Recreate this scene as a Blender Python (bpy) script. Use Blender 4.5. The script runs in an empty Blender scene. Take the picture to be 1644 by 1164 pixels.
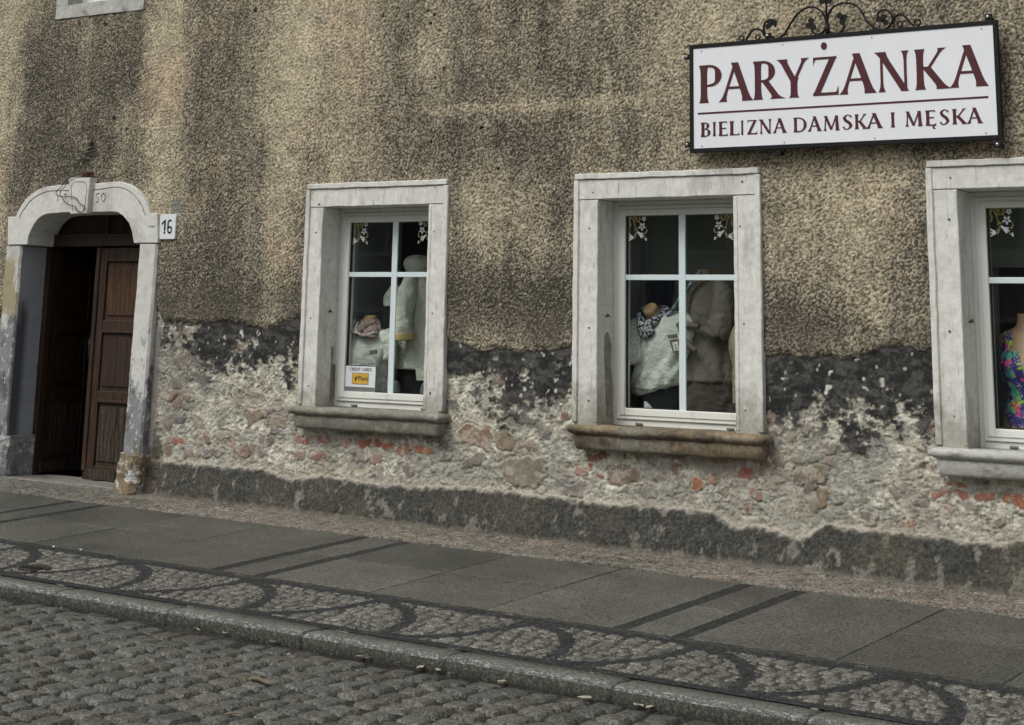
import bpy, bmesh, math, random
import numpy as np
from mathutils import Vector, Matrix, noise as mn
random.seed(7)
SC = bpy.context.scene
# ------------------------------------------------------------------ camera
CAM = np.array([6.8718, -9.512, 1.4485]); YAW, PITCH, ROLL, FPX, PX, PY = -.6283, .2426, .0281, 2849.54, 713.854, -151.316
_f = np.array([math.sin(YAW)*math.cos(PITCH), math.cos(YAW)*math.cos(PITCH), math.sin(PITCH)])
_r = np.array([math.cos(YAW), -math.sin(YAW), 0.]); _u = np.cross(_r, _f)
_c, _s = math.cos(ROLL), math.sin(ROLL); _r, _u = _c*_r+_s*_u, -_s*_r+_c*_u
cd = bpy.data.cameras.new('camera'); cam = bpy.data.objects.new('camera', cd); SC.collection.objects.link(cam)
cam.matrix_world = Matrix(((_r[0], _u[0], -_f[0], CAM[0]), (_r[1], _u[1], -_f[1], CAM[1]), (_r[2], _u[2], -_f[2], CAM[2]), (0, 0, 0, 1)))
cd.sensor_width = 36; cd.lens = FPX/1644*36; cd.shift_x = (822-PX)/1644; cd.shift_y = -(582-PY)/1644
cd.clip_start = .05; cd.clip_end = 500
SC.camera = cam
# ------------------------------------------------------------------ light
SUN_EL, SUN_AZ = math.radians(52), math.radians(205)     # azimuth measured from +Y clockwise: light comes over the photographer's shoulder
w = bpy.data.worlds.new('World'); SC.world = w; w.use_nodes = True
nt = w.node_tree; bg = nt.nodes['Background']
sky = nt.nodes.new('ShaderNodeTexSky'); sky.sky_type = 'NISHITA'; sky.sun_disc = False
sky.sun_elevation = SUN_EL; sky.sun_rotation = SUN_AZ; sky.air_density = 1.0; sky.dust_density = 4.0; sky.ozone_density = 1.0
hs = nt.nodes.new('ShaderNodeHueSaturation'); hs.inputs['Saturation'].default_value = .22
nt.links.new(sky.outputs[0], hs.inputs['Color']); nt.links.new(hs.outputs[0], bg.inputs['Color'])
bg.inputs['Strength'].default_value = .085
sl = bpy.data.lights.new('sun', 'SUN'); sl.energy = .9; sl.angle = math.radians(25); sl.color = (1, .985, .90)
so = bpy.data.objects.new('sun', sl); SC.collection.objects.link(so)
sd = Vector((math.sin(SUN_AZ)*math.cos(SUN_EL), math.cos(SUN_AZ)*math.cos(SUN_EL), math.sin(SUN_EL)))
so.rotation_euler = sd.to_track_quat('Z', 'Y').to_euler()
SC.view_settings.view_transform = 'Standard'; SC.view_settings.look = 'None'; SC.view_settings.gamma = 1
SC.view_settings.exposure = 0.66

# ------------------------------------------------------------------ helpers
def at(U, V, y=0.):
    d = _f+(U-PX)/FPX*_r-(V-PY)/FPX*_u; t = (y-CAM[1])/d[1]; return CAM+t*d
def XZ(pts, y=0., o=(0, 0), s=1.):
    r = []
    for p in pts:
        q = at(o[0]+p[0]/s, o[1]+p[1]/s, y); r.append((float(q[0]), float(q[2])))
    return r
def G(x, y): return .3367-.0121*x+.0636*y
def lin(c): return tuple(((v/255+.055)/1.055)**2.4 if v > 10 else v/255/12.92 for v in c)

def mat(name, col=(.5, .5, .5), rough=.8, noise=None, bump=None, metal=0., attr=None, spec=.4, coords='Object', extra=None):
    """col: base rgb. noise: list of (scale(3) or float, detail, col2, lo, hi). bump: (scale, strength, dist)."""
    m = bpy.data.materials.new(name); m.use_nodes = True; t = m.node_tree; N = t.nodes; L = t.links
    b = N['Principled BSDF']; b.inputs['Roughness'].default_value = rough; b.inputs['Metallic'].default_value = metal
    b.inputs['Specular IOR Level'].default_value = spec
    tc = N.new('ShaderNodeTexCoord')
    if attr:
        a = N.new('ShaderNodeAttribute'); a.attribute_name = attr; cur = a.outputs['Color']
    else:
        v = N.new('ShaderNodeRGB'); v.outputs[0].default_value = (*col, 1); cur = v.outputs[0]
    for k, (sc, det, c2, lo, hi) in enumerate(noise or []):
        mp = N.new('ShaderNodeMapping'); L.new(tc.outputs[coords], mp.inputs[0]); mp.inputs['Location'].default_value = (k*3.1, k*1.7, k*2.3)
        if isinstance(sc, tuple): mp.inputs['Scale'].default_value = sc; s = 1.
        else: s = sc
        n = N.new('ShaderNodeTexNoise'); n.inputs['Scale'].default_value = s; n.inputs['Detail'].default_value = det; n.inputs['Roughness'].default_value = .62
        L.new(mp.outputs[0], n.inputs['Vector'])
        r = N.new('ShaderNodeValToRGB'); r.color_ramp.elements[0].position = lo; r.color_ramp.elements[1].position = hi
        L.new(n.outputs[0], r.inputs[0])
        mx = N.new('ShaderNodeMix'); mx.data_type = 'RGBA'
        if isinstance(c2, (int, float)):      # multiply mode: dark factor c2 .. bright 2-c2
            mx.blend_type = 'MULTIPLY'; mx.inputs[0].default_value = 1
            r.color_ramp.elements[0].color = (c2, c2, c2, 1); h = 2-c2; r.color_ramp.elements[1].color = (h, h, h, 1)
            L.new(cur, mx.inputs[6]); L.new(r.outputs[0], mx.inputs[7])
        else:
            r.color_ramp.elements[0].color = (0, 0, 0, 1); r.color_ramp.elements[1].color = (1, 1, 1, 1)
            L.new(r.outputs[0], mx.inputs[0]); L.new(cur, mx.inputs[6]); mx.inputs[7].default_value = (*c2, 1)
        cur = mx.outputs[2]
    L.new(cur, b.inputs['Base Color'])
    if bump:
        n = N.new('ShaderNodeTexNoise'); n.inputs['Scale'].default_value = bump[0]; n.inputs['Detail'].default_value = 4; L.new(tc.outputs[coords], n.inputs['Vector'])
        bp = N.new('ShaderNodeBump'); bp.inputs['Strength'].default_value = bump[1]; bp.inputs['Distance'].default_value = bump[2]
        L.new(n.outputs[0], bp.inputs['Height']); L.new(bp.outputs[0], b.inputs['Normal'])
    return m

def tag(o, label=None, cat=None, group=None, kind=None):
    if label: o['label'] = label
    if cat: o['category'] = cat
    if group: o['group'] = group
    if kind: o['kind'] = kind
    return o
def empty(name, loc, label, cat, group=None):
    o = bpy.data.objects.new(name, None); o.location = loc; SC.collection.objects.link(o); o.empty_display_size = .1
    return tag(o, label, cat, group)
def link(name, me, parent=None, label=None):
    o = bpy.data.objects.new(name, me); SC.collection.objects.link(o)
    if parent is not None:
        o.parent = parent
        off = Vector((0, 0, 0)); p = parent
        while p is not None: off += Vector(p.location); p = p.parent
        o.location = -off
        if parent.type == 'MESH': o.location = (0, 0, 0)
    if label: o['label'] = label
    return o
class MB:
    def __init__(s): s.bm = bmesh.new(); s.mi = 0
    def _f(s, vs):
        try:
            f = s.bm.faces.new(vs); f.material_index = s.mi; return f
        except ValueError: return None
    def box(s, x0, x1, y0, y1, z0, z1):
        v = [s.bm.verts.new(p) for p in ((x0,y0,z0),(x1,y0,z0),(x1,y1,z0),(x0,y1,z0),(x0,y0,z1),(x1,y0,z1),(x1,y1,z1),(x0,y1,z1))]
        for i in ((0,3,2,1),(4,5,6,7),(0,1,5,4),(1,2,6,5),(2,3,7,6),(3,0,4,7)): s._f([v[k] for k in i])
        return s
    def prism(s, pts, y0, y1):          # xz polygon extruded in y
        a = [s.bm.verts.new((p[0], y0, p[1])) for p in pts]; b = [s.bm.verts.new((p[0], y1, p[1])) for p in pts]
        n = len(pts); s._f(a); s._f(b[::-1])
        for i in range(n): s._f([a[i], b[i], b[(i+1) % n], a[(i+1) % n]])
        return s
    def disc(s, x, z, r, y0, y1, n=14): return s.prism([(x+r*math.cos(2*math.pi*i/n), z+r*math.sin(2*math.pi*i/n)) for i in range(n)], y0, y1)
    def grid(s, rings, capa=True, capb=True, closed=True):
        V = [[s.bm.verts.new(p) for p in r] for r in rings]
        for i in range(len(V)-1):
            n = len(V[i])
            for j in range(n if closed else n-1): s._f([V[i][j], V[i][(j+1) % n], V[i+1][(j+1) % n], V[i+1][j]])
        if capa: s._f(V[0][::-1])
        if capb: s._f(V[-1])
        return s
    def tube(s, path, r, n=8, flat=None):
        P = [Vector(p) for p in path]; rings = []
        R = r if isinstance(r, (list, tuple)) else [r]*len(P)
        prev = None
        for i, p in enumerate(P):
            t = (P[min(i+1, len(P)-1)]-P[max(i-1, 0)]).normalized()
            a = prev if prev is not None else (Vector((0, 1, 0)) if abs(t.y) < .9 else Vector((1, 0, 0)))
            a = (a-t*a.dot(t)).normalized(); b = t.cross(a); prev = a
            fa = flat if flat else 1.
            rings.append([p+a*math.cos(2*math.pi*k/n)*R[i]*fa+b*math.sin(2*math.pi*k/n)*R[i] for k in range(n)])
        return s.grid(rings)
    def slice(s, step, axes='xz'):
        for ax in axes:
            k = 'xyz'.index(ax); lo = min(v.co[k] for v in s.bm.verts); hi = max(v.co[k] for v in s.bm.verts)
            n = max(1, int((hi-lo)/step))
            for i in range(1, n):
                co = [0, 0, 0]; co[k] = lo+(hi-lo)*i/n; no = [0, 0, 0]; no[k] = 1
                bmesh.ops.bisect_plane(s.bm, geom=s.bm.verts[:]+s.bm.edges[:]+s.bm.faces[:], plane_co=co, plane_no=no)
        return s
    def bevel(s, w, seg=2):
        bmesh.ops.remove_doubles(s.bm, verts=s.bm.verts, dist=1e-5)
        ed = [e for e in s.bm.edges if len(e.link_faces) == 2 and e.calc_face_angle(0) > .5]
        bmesh.ops.bevel(s.bm, geom=ed, offset=w, segments=seg, affect='EDGES', profile=.6); return s
    def rough(s, amp, sc=8.):
        bmesh.ops.remove_doubles(s.bm, verts=s.bm.verts, dist=1e-5)
        for v in s.bm.verts:
            p = v.co*sc; d = mn.noise_vector(p)+.5*mn.noise_vector(p*2.7); v.co += d*amp
        return s
    def split(s, name, mats, parent=None, smooth=False, bevel=0, label=None):
        s.bm.verts.ensure_lookup_table(); seen = set(); out = []
        for v in s.bm.verts:
            if v in seen: continue
            st = [v]; isl = []; seen.add(v)
            while st:
                a = st.pop(); isl.append(a)
                for e in a.link_edges:
                    b = e.other_vert(a)
                    if b not in seen: seen.add(b); st.append(b)
            nb = MB(); mp = {a: nb.bm.verts.new(a.co) for a in isl}
            for f in {f for a in isl for f in a.link_faces}:
                g = nb.bm.faces.new([mp[q] for q in f.verts]); g.material_index = f.material_index
            out.append(nb.build(name, mats, parent, smooth, label, bevel))
        s.bm.free(); return out
    def build(s, name, mats, parent=None, smooth=False, label=None, bevel=0):
        bmesh.ops.recalc_face_normals(s.bm, faces=s.bm.faces)
        me = bpy.data.meshes.new(name); s.bm.to_mesh(me); s.bm.free()
        for m in (mats if isinstance(mats, (list, tuple)) else [mats]): me.materials.append(m)
        if smooth: me.polygons.foreach_set('use_smooth', [True]*len(me.polygons))
        o = link(name, me, parent, label)
        if bevel:
            b = o.modifiers.new('bevel', 'BEVEL'); b.width = bevel; b.segments = 2; b.limit_method = 'ANGLE'; b.angle_limit = .6
        return o
def smooth_path(pts, n=6):
    P = [np.array(p, float) for p in pts]; P = [2*P[0]-P[1]]+P+[2*P[-1]-P[-2]]; out = []
    for i in range(1, len(P)-2):
        for k in range(n):
            t = k/n; a, b, c, d = P[i-1], P[i], P[i+1], P[i+2]
            out.append(.5*((2*b)+(-a+c)*t+(2*a-5*b+4*c-d)*t*t+(-a+3*b-3*c+d)*t**3))
    out.append(P[-2]); return out
# numpy noise
def h2(i, j, s=0):
    n = (i.astype(np.int64)*374761393+j.astype(np.int64)*668265263+s*974711) & 0xffffffff
    n = ((n ^ (n >> 13))*1274126177) & 0xffffffff; n = n ^ (n >> 16)
    return (n & 0xffffff)/float(0x1000000)
def vn(x, y, s=0):
    i = np.floor(x); j = np.floor(y); u = x-i; v = y-j; u = u*u*u*(u*(u*6-15)+10); v = v*v*v*(v*(v*6-15)+10)
    i = i.astype(np.int64); j = j.astype(np.int64)
    a, b, c, d = h2(i, j, s), h2(i+1, j, s), h2(i, j+1, s), h2(i+1, j+1, s)
    return (a*(1-u)+b*u)*(1-v)+(c*(1-u)+d*u)*v
def fbm(x, y, o=4, s=0, g=.5):
    r = 0; a = 1; t = 0
    for k in range(o): r = r+a*vn(x*2**k+k*17.3, y*2**k-k*9.1, s+k); t += a; a *= g
    return r/t
def worley(x, y, s=0, jit=.9):
    i0 = np.floor(x); j0 = np.floor(y); f1 = np.full(x.shape, 9.); f2 = f1.copy(); idd = np.zeros(x.shape)
    for di in (-1, 0, 1):
        for dj in (-1, 0, 1):
            i = (i0+di).astype(np.int64); j = (j0+dj).astype(np.int64)
            px = i+.5+(h2(i, j, s+1)-.5)*jit; py = j+.5+(h2(i, j, s+2)-.5)*jit
            d = np.hypot(x-px, y-py); k = h2(i, j, s+3)
            m = d < f1; f2 = np.where(m, f1, np.minimum(f2, d)); idd = np.where(m, k, idd); f1 = np.where(m, d, f1)
    return f1, f2, idd
def ss(a, b, x): t = np.clip((x-a)/(b-a), 0, 1); return t*t*(3-2*t)
def mixc(a, b, t): t = t[..., None]; return a*(1-t)+np.asarray(b)*t
def dens(lo, hi, step, L0, L1, grow=1.25):
    a = list(np.arange(lo, hi, step)); l = []; d = step; p = lo
    while p > L0: d *= grow; d = min(d, .25); p -= d; l.append(p)
    r = []; d = step; p = a[-1]
    while p < L1: d *= grow; d = min(d, .25); p += d; r.append(p)
    return np.array(l[::-1]+a+r)
def grid_mesh(name, P, col, m, keep=None, parent=None, label=None):
    ny, nx = P.shape[:2]; idx = np.arange(ny*nx).reshape(ny, nx)
    q = np.stack([idx[:-1, :-1], idx[:-1, 1:], idx[1:, 1:], idx[1:, :-1]], -1).reshape(-1, 4)
    if keep is not None: q = q[keep.reshape(-1)]
    used = np.zeros(ny*nx, bool); used[q.reshape(-1)] = True; re = np.cumsum(used)-1
    co = P.reshape(-1, 3)[used]; cc = col.reshape(-1, 3)[used]; q = re[q]
    me = bpy.data.meshes.new(name); me.vertices.add(len(co)); me.vertices.foreach_set('co', co.astype(np.float32).ravel())
    me.loops.add(q.size); me.loops.foreach_set('vertex_index', q.astype(np.int32).ravel())
    me.polygons.add(len(q)); me.polygons.foreach_set('loop_start', (np.arange(len(q))*4).astype(np.int32))
    me.update(calc_edges=True)
    me.polygons.foreach_set('use_smooth', np.ones(len(q), bool))
    ca = me.color_attributes.new('Col', 'FLOAT_COLOR', 'POINT')
    ca.data.foreach_set('color', np.concatenate([np.clip(cc, 0, 1), np.ones((len(cc), 1))], 1).astype(np.float32).ravel())
    me.materials.append(m); me.validate(); return link(name, me, parent, label)
def inpoly(X, Y, poly):
    r = np.zeros(X.shape, bool); n = len(poly)
    for i in range(n):
        x1, y1 = poly[i]; x2, y2 = poly[(i+1) % n]
        if y1 == y2: continue
        c = ((y1 > Y) != (y2 > Y)) & (X < (x2-x1)*(Y-y1)/(y2-y1)+x1); r ^= c
    return r

# ------------------------------------------------------------------ materials
M = {}
M['wall'] = mat('weathered_render', attr='Col', rough=.93, noise=[(70, 5, .8, .3, .7), (9, 3, .9, .3, .7)], bump=(150, .5, .004), spec=.15)
M['stonepaint'] = mat('whitewashed_stone', (.68, .68, .635), .85, [((7, 7, 1.6), 6, (.36, .35, .31), .54, .78), (26, 6, .9, .35, .65), ((50, 50, 7), 6, (.34, .33, .29), .58, .74), ((34, 34, 6), 7, (.22, .205, .17), .66, .72)], (60, .35, .004), spec=.25)
M['doorstone'] = mat('painted_door_stone', (.64, .64, .60), .85, [((2.5, 2.5, 2.2), 5, (.36, .34, .29), .52, .75), (30, 5, .88, .3, .7)], (60, .3, .004), spec=.25)
M['grime'] = mat('flaking_painted_stone', (.26, .27, .27), .9, [(9, 8, (.52, .52, .5), .52, .58), ((5, 5, 2), 6, (.09, .09, .09), .55, .72), (40, 4, .8, .3, .7)], (50, .6, .006), spec=.2)
M['ochre'] = mat('ochre_stained_paint', (.43, .35, .19), .9, [((16, 16, 5), 6, (.5, .5, .46), .5, .66), (30, 4, .8, .3, .7)], (60, .4, .004), spec=.2)
M['sillgrey'] = mat('grey_sandstone', (.23, .215, .18), .9, [((8, 8, 14), 6, (.36, .35, .31), .5, .7), (30, 6, .75, .3, .7), (5, 5, (.13, .12, .1), .55, .75)], (60, .7, .006), spec=.2)
M['sillochre'] = mat('ochre_sandstone', (.235, .185, .12), .9, [((5, 5, 9), 6, (.105, .09, .066), .44, .62), ((3, 3, 5), 5, (.26, .245, .20), .5, .7), (40, 6, .65, .3, .7)], (60, .7, .006), spec=.2)
M['sillwhite'] = mat('pale_painted_sill', (.45, .45, .42), .9, [((7, 7, 14), 6, (.2, .19, .16), .54, .7), (30, 6, .8, .3, .7)], (60, .5, .005), spec=.2)
M['pvc'] = mat('white_window_plastic', (.78, .79, .74), .35, [(4, 4, .96, .3, .7), ((14, 14, 3), 5, (.5, .5, .46), .58, .85)], None, spec=.5)
M['pvcblue'] = mat('cool_white_glazing_bar', (.66, .76, .78), .35, [(6, 3, .96, .3, .7)], None)
M['gasket'] = mat('black_rubber', (.015, .015, .015), .6, [(30, 2, .8, .3, .7)])
M['wood'] = mat('dark_brown_door_wood', (.036, .021, .013), .55, [((60, 60, 3.5), 6, (.10, .048, .02), .52, .75), ((30, 30, 1.5), 4, (.014, .009, .007), .5, .7), ((90, 90, 5), 5, .7, .3, .7)], (90, .35, .002), spec=.35)
M['woodlight'] = mat('worn_brown_panel_wood', (.06, .03, .014), .55, [((70, 70, 3), 6, (.20, .09, .032), .54, .72), ((50, 50, 1.6), 4, (.016, .011, .009), .5, .66), ((90, 90, 5), 5, .65, .3, .7)], (90, .4, .002), spec=.35)
M['woodgrey'] = mat('weathered_bottom_wood', (.065, .050, .038), .8, [((60, 60, 4), 6, (.022, .016, .012), .44, .6), (40, 4, .7, .3, .7)], (90, .5, .003), spec=.2)
M['iron'] = mat('black_painted_iron', (.007, .007, .008), .6, [(25, 4, .8, .3, .7)], (120, .2, .002), spec=.25)
M['signwhite'] = mat('white_sign_sheet', (.80, .82, .855), .4, [(1.3, 3, .97, .3, .7), (22, 5, .985, .3, .7)])
M['maroon'] = mat('maroon_sign_vinyl', (.075, .016, .022), .45, [(8, 3, .94, .3, .7)])
M['black'] = mat('black_paint', (.015, .015, .016), .5, [(20, 3, .9, .3, .7)])
M['plate'] = mat('white_enamel_plate', (.74, .77, .80), .3, [(14, 4, .96, .3, .7), (30, 5, (.45, .4, .33), .68, .8)])
M['chrome'] = mat('bolt_metal', (.45, .45, .44), .3, [(30, 3, .8, .3, .7)], metal=.9)
M['rust'] = mat('rusty_iron', (.12, .05, .025), .8, [(30, 4, .6, .3, .7)])
M['dark'] = mat('darkened_interior_walls', (.035, .04, .038), .9, [(2, 3, .8, .3, .7)])  # near-black walls paint in the darkness of the unlit rooms
M['hall'] = mat('darkened_hall_walls', (.012, .011, .010), .95, [(2, 3, .8, .3, .7)])  # black wall colour paints in the gloom behind the open door
M['drape'] = mat('grey_net_curtain', (.34, .36, .40), .95, [((30, 30, 1.5), 4, .8, .3, .7)])
M['cream'] = mat('cream_cotton', (.62, .63, .55), .95, [(5, 4, .93, .3, .7), (160, 2, .93, .3, .7)], (24, .9, .022), spec=.1)
M['white'] = mat('white_jersey', (.66, .67, .63), .95, [(5, 4, .93, .3, .7)], (24, .9, .022), spec=.1)
M['lace'] = mat('white_lace', (.64, .64, .60), .95, [(75, 2, (.36, .36, .33), .52, .62)], (75, 1, .004), spec=.1)
M['trim'] = mat('ochre_satin_trim', (.55, .40, .17), .5, [(20, 3, .8, .3, .7)])
M['print'] = mat('grey_shirt_print', (.14, .13, .115), .9, [(60, 3, .8, .3, .7)])
M['pink'] = mat('dusty_pink_collar', (.30, .21, .20), .9, [(40, 4, (.42, .38, .37), .55, .6)])
M['neckwood'] = mat('mannequin_neck_wood', (.42, .27, .14), .5, [((8, 60, 60), 3, .85, .3, .7)])
M['scarf'] = mat('black_and_white_scarf', (.02, .02, .03), .8, [(55, 1, (.45, .46, .5), .5, .53)])
M['braid'] = mat('blue_grey_braided_scarf', (.12, .14, .19), .9, [(45, 2, (.4, .42, .46), .5, .56)])
M['robe'] = mat('grey_brown_towelling', (.19, .17, .142), 1., [(8, 4, .88, .3, .7), (250, 2, .85, .3, .7)], (24, .9, .022), spec=.05)
M['skirt'] = mat('brown_grey_cloth', (.095, .08, .068), 1., [(8, 4, .88, .3, .7)], (24, .9, .022), spec=.05)
M['blackcloth'] = mat('black_cloth', (.008, .008, .012), .9, [(8, 3, .8, .3, .7)])
M['navy'] = mat('navy_cloth', (.008, .010, .032), .9, [((25, 25, 2), 3, .7, .3, .7)])
M['greycloth'] = mat('grey_folded_cloth', (.17, .175, .175), .95, [(12, 4, .8, .3, .7)])
M['sequin'] = mat('beige_sequin_cloth', (.30, .27, .18), .35, [(110, 1, (.65, .6, .45), .56, .62), ((20, 20, 3), 3, .75, .3, .7)], (110, .8, .003), spec=.6)
M['skin'] = mat('tan_mannequin_shell', (.38, .24, .15), .4, [(4, 3, .95, .3, .7)])
M['plum'] = mat('dark_plum_blouse', (.045, .022, .026), .9, [(10, 4, .75, .3, .7), (60, 2, (.10, .05, .05), .62, .68)])
M['gold'] = mat('gold_decal_film', (.32, .27, .09), .6, [(40, 2, .85, .3, .7)])
M['yellow'] = mat('yellow_print', (.62, .38, .06), .6, [(20, 2, .95, .3, .7)])
M['greyprint'] = mat('grey_print', (.16, .17, .17), .6, [(20, 2, .9, .3, .7)])
M['wire'] = mat('old_grey_wire', (.075, .07, .055), .7, [(30, 3, .7, .3, .7)])
M['granite'] = mat('grey_granite_slabs', attr='Col', rough=.5, noise=[(75, 5, .12, .34, .66), (1.4, 5, .66, .3, .72), (7, 5, .85, .3, .7), (120, 3, (.24, .24, .225), .60, .68), (100, 3, (.02, .02, .018), .62, .70)], bump=(220, .25, .002), spec=.3)
M['cobble'] = mat('granite_setts', attr='Col', rough=.6, noise=[(80, 6, .15, .36, .64), (5, 4, .8, .3, .7), (130, 2, (.26, .26, .24), .64, .70)], bump=(150, .55, .005), spec=.35)
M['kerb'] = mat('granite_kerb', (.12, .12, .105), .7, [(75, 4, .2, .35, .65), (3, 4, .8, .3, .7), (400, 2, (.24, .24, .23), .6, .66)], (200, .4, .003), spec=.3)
M['kerbface'] = mat('dark_kerb_face', (.06, .06, .05), .9, [(60, 5, (.14, .14, .13), .5, .66), (120, 3, .6, .35, .65)], (110, .6, .006), spec=.2)  # kerb front coloured darker than its top
M['kerbedge'] = mat('highlighted_kerb_edge', (.105, .105, .098), .8, [((40, 95, 95), 3, (.26, .26, .25), .5, .62), (130, 3, .5, .38, .6)], (110, .9, .006), spec=.3)  # pale speckles paint a highlight along the upper front edge
M['niche'] = mat('white_niche_plaster', (.30, .31, .33), .8, [(3, 3, .95, .3, .7)])
M['whiteshelf'] = mat('pale_shelf_board', (.55, .55, .52), .6, [(3, 3, .95, .3, .7)])  # kept pale as a reflector, bouncing light up onto the forms
M['threshold'] = mat('worn_threshold_stone', (.20, .19, .17), .8, [(30, 5, .75, .3, .7), (6, 4, .85, .3, .7)], (60, .6, .004))
M['litter'] = mat('pale_scrap', (.36, .33, .27), .8, [(60, 3, .8, .3, .7)])
M['leafbrown'] = mat('dry_leaf_brown', (.16, .13, .09), .8, [(60, 3, .7, .3, .7)])
M['tile'] = mat('red_brown_roof_tiles', (.16, .07, .045), .85, [((4, 4, 4), 3, .8, .3, .7)])
M['plaster'] = mat('plain_house_plaster', (.22, .2, .165), .9, [(1.2, 5, .8, .3, .7)])
M['farwin'] = mat('dark_far_window', (.03, .035, .04), .2, [(1, 2, .9, .3, .7)])
def colmat(name, kind):
    m = bpy.data.materials.new(name); m.use_nodes = True; t = m.node_tree; N = t.nodes; L = t.links; b = N['Principled BSDF']; b.inputs['Roughness'].default_value = .9; b.inputs['Specular IOR Level'].default_value = .2
    tc = N.new('ShaderNodeTexCoord'); sp = N.new('ShaderNodeSeparateXYZ'); L.new(tc.outputs['Object'], sp.inputs[0])
    def noi(sc, det=5):
        mp = N.new('ShaderNodeMapping'); mp.inputs['Scale'].default_value = sc if isinstance(sc, tuple) else (sc,)*3; L.new(tc.outputs['Object'], mp.inputs[0])
        n = N.new('ShaderNodeTexNoise'); n.inputs['Scale'].default_value = 1; n.inputs['Detail'].default_value = det; n.inputs['Roughness'].default_value = .65; L.new(mp.outputs[0], n.inputs['Vector']); return n.outputs[0]
    def mth(op, a, c):
        n = N.new('ShaderNodeMath'); n.operation = op
        for k, v in enumerate((a, c)):
            if isinstance(v, (int, float)): n.inputs[k].default_value = v
            else: L.new(v, n.inputs[k])
        return n.outputs[0]
    def step(v, lo, hi):
        n = N.new('ShaderNodeMapRange'); n.interpolation_type = 'SMOOTHSTEP'; L.new(v, n.inputs[0]); n.inputs[1].default_value = lo; n.inputs[2].default_value = hi; return n.outputs[0]
    def mixn(f, a, c):
        n = N.new('ShaderNodeMix'); n.data_type = 'RGBA'; L.new(f, n.inputs[0])
        for k, v in ((6, a), (7, c)):
            if isinstance(v, tuple): n.inputs[k].default_value = (*v, 1)
            else: L.new(v, n.inputs[k])
        return n.outputs[2]
    z = sp.outputs[2]
    white = mixn(step(noi((9, 9, 5)), .5, .7), (.60, .60, .57), (.48, .47, .42))
    grey = mixn(step(noi((11, 11, 7), 7), .46, .62), (.24, .25, .26), (.12, .12, .12))
    grey = mixn(step(noi((26, 26, 20), 6), .56, .62), grey, (.5, .51, .5))
    zz = mth('ADD', z, mth('MULTIPLY', mth('SUBTRACT', noi((7, 7, 4), 7), .5), 1.5 if kind == 'right' else .9))
    cur = mixn(step(zz, *((1.16, 1.30) if kind == 'right' else (1.50, 1.62))), grey, white)
    if kind == 'left':
        front = mth('SUBTRACT', 1, step(sp.outputs[1], -.026, -.018))
        shaded_rv = mixn(step(mth('ADD', z, mth('MULTIPLY', noi((9, 9, 5), 6), .9)), 1.9, 2.3), (.10, .105, .11), (.36, .38, .41))  # reveal side coloured darker and cooler, painting in its shade
        shaded_rv = mixn(mth('MULTIPLY', step(sp.outputs[1], .04, .12), 1), shaded_rv, (.34, .36, .39))
        cur = mixn(front, shaded_rv, cur)
        oc = mth('MULTIPLY', front, mth('MULTIPLY', step(mth('ADD', z, mth('MULTIPLY', noi(22), .25)), 1.66, 1.74), step(noi((14, 14, 6), 6), .40, .52)))
        oc = mth('MULTIPLY', oc, mth('SUBTRACT', 1, step(z, 1.95, 2.08))); cur = mixn(oc, cur, (.36, .31, .20))
    else:
        lw = mth('MULTIPLY', mth('SUBTRACT', 1, step(z, .55, .95)), step(noi((12, 12, 6)), .5, .62)); cur = mixn(lw, cur, (.25, .20, .12))
    L.new(cur, b.inputs['Base Color'])
    bp = N.new('ShaderNodeBump'); bp.inputs['Strength'].default_value = .6; bp.inputs['Distance'].default_value = .006; L.new(noi((40, 40, 30)), bp.inputs['Height']); L.new(bp.outputs[0], b.inputs['Normal']); return m
M['colR'] = colmat('worn_right_column', 'right'); M['colL'] = colmat('worn_left_column', 'left')
M['basebrown'] = mat('battered_base_block', (.20, .155, .10), .9, [(9, 6, (.52, .53, .52), .50, .56), (7, 6, (.10, .085, .065), .55, .7), (40, 5, .7, .3, .7)], (40, .9, .01), spec=.2)
def foot_grime(m, z0, z1, c):
    t = m.node_tree; N = t.nodes; L = t.links; b = N['Principled BSDF']; tc = N.new('ShaderNodeTexCoord'); sp = N.new('ShaderNodeSeparateXYZ'); L.new(tc.outputs['Object'], sp.inputs[0])
    n = N.new('ShaderNodeTexNoise'); n.inputs['Scale'].default_value = 13; n.inputs['Detail'].default_value = 6; n.inputs['Roughness'].default_value = .65; L.new(tc.outputs['Object'], n.inputs['Vector'])
    a = N.new('ShaderNodeMath'); a.operation = 'MULTIPLY_ADD'; L.new(n.outputs[0], a.inputs[0]); a.inputs[1].default_value = .75; L.new(sp.outputs[2], a.inputs[2])
    r = N.new('ShaderNodeMapRange'); r.interpolation_type = 'SMOOTHSTEP'; L.new(a.outputs[0], r.inputs[0]); r.inputs[1].default_value = z0+.37; r.inputs[2].default_value = z1+.37; r.inputs[3].default_value = .75; r.inputs[4].default_value = 0
    mx = N.new('ShaderNodeMix'); mx.data_type = 'RGBA'; L.new(r.outputs[0], mx.inputs[0]); L.new(b.inputs['Base Color'].links[0].from_socket, mx.inputs[6]); mx.inputs[7].default_value = (*c, 1); L.new(mx.outputs[2], b.inputs['Base Color'])
foot_grime(M['stonepaint'], .98, 1.35, (.26, .24, .20))
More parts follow.
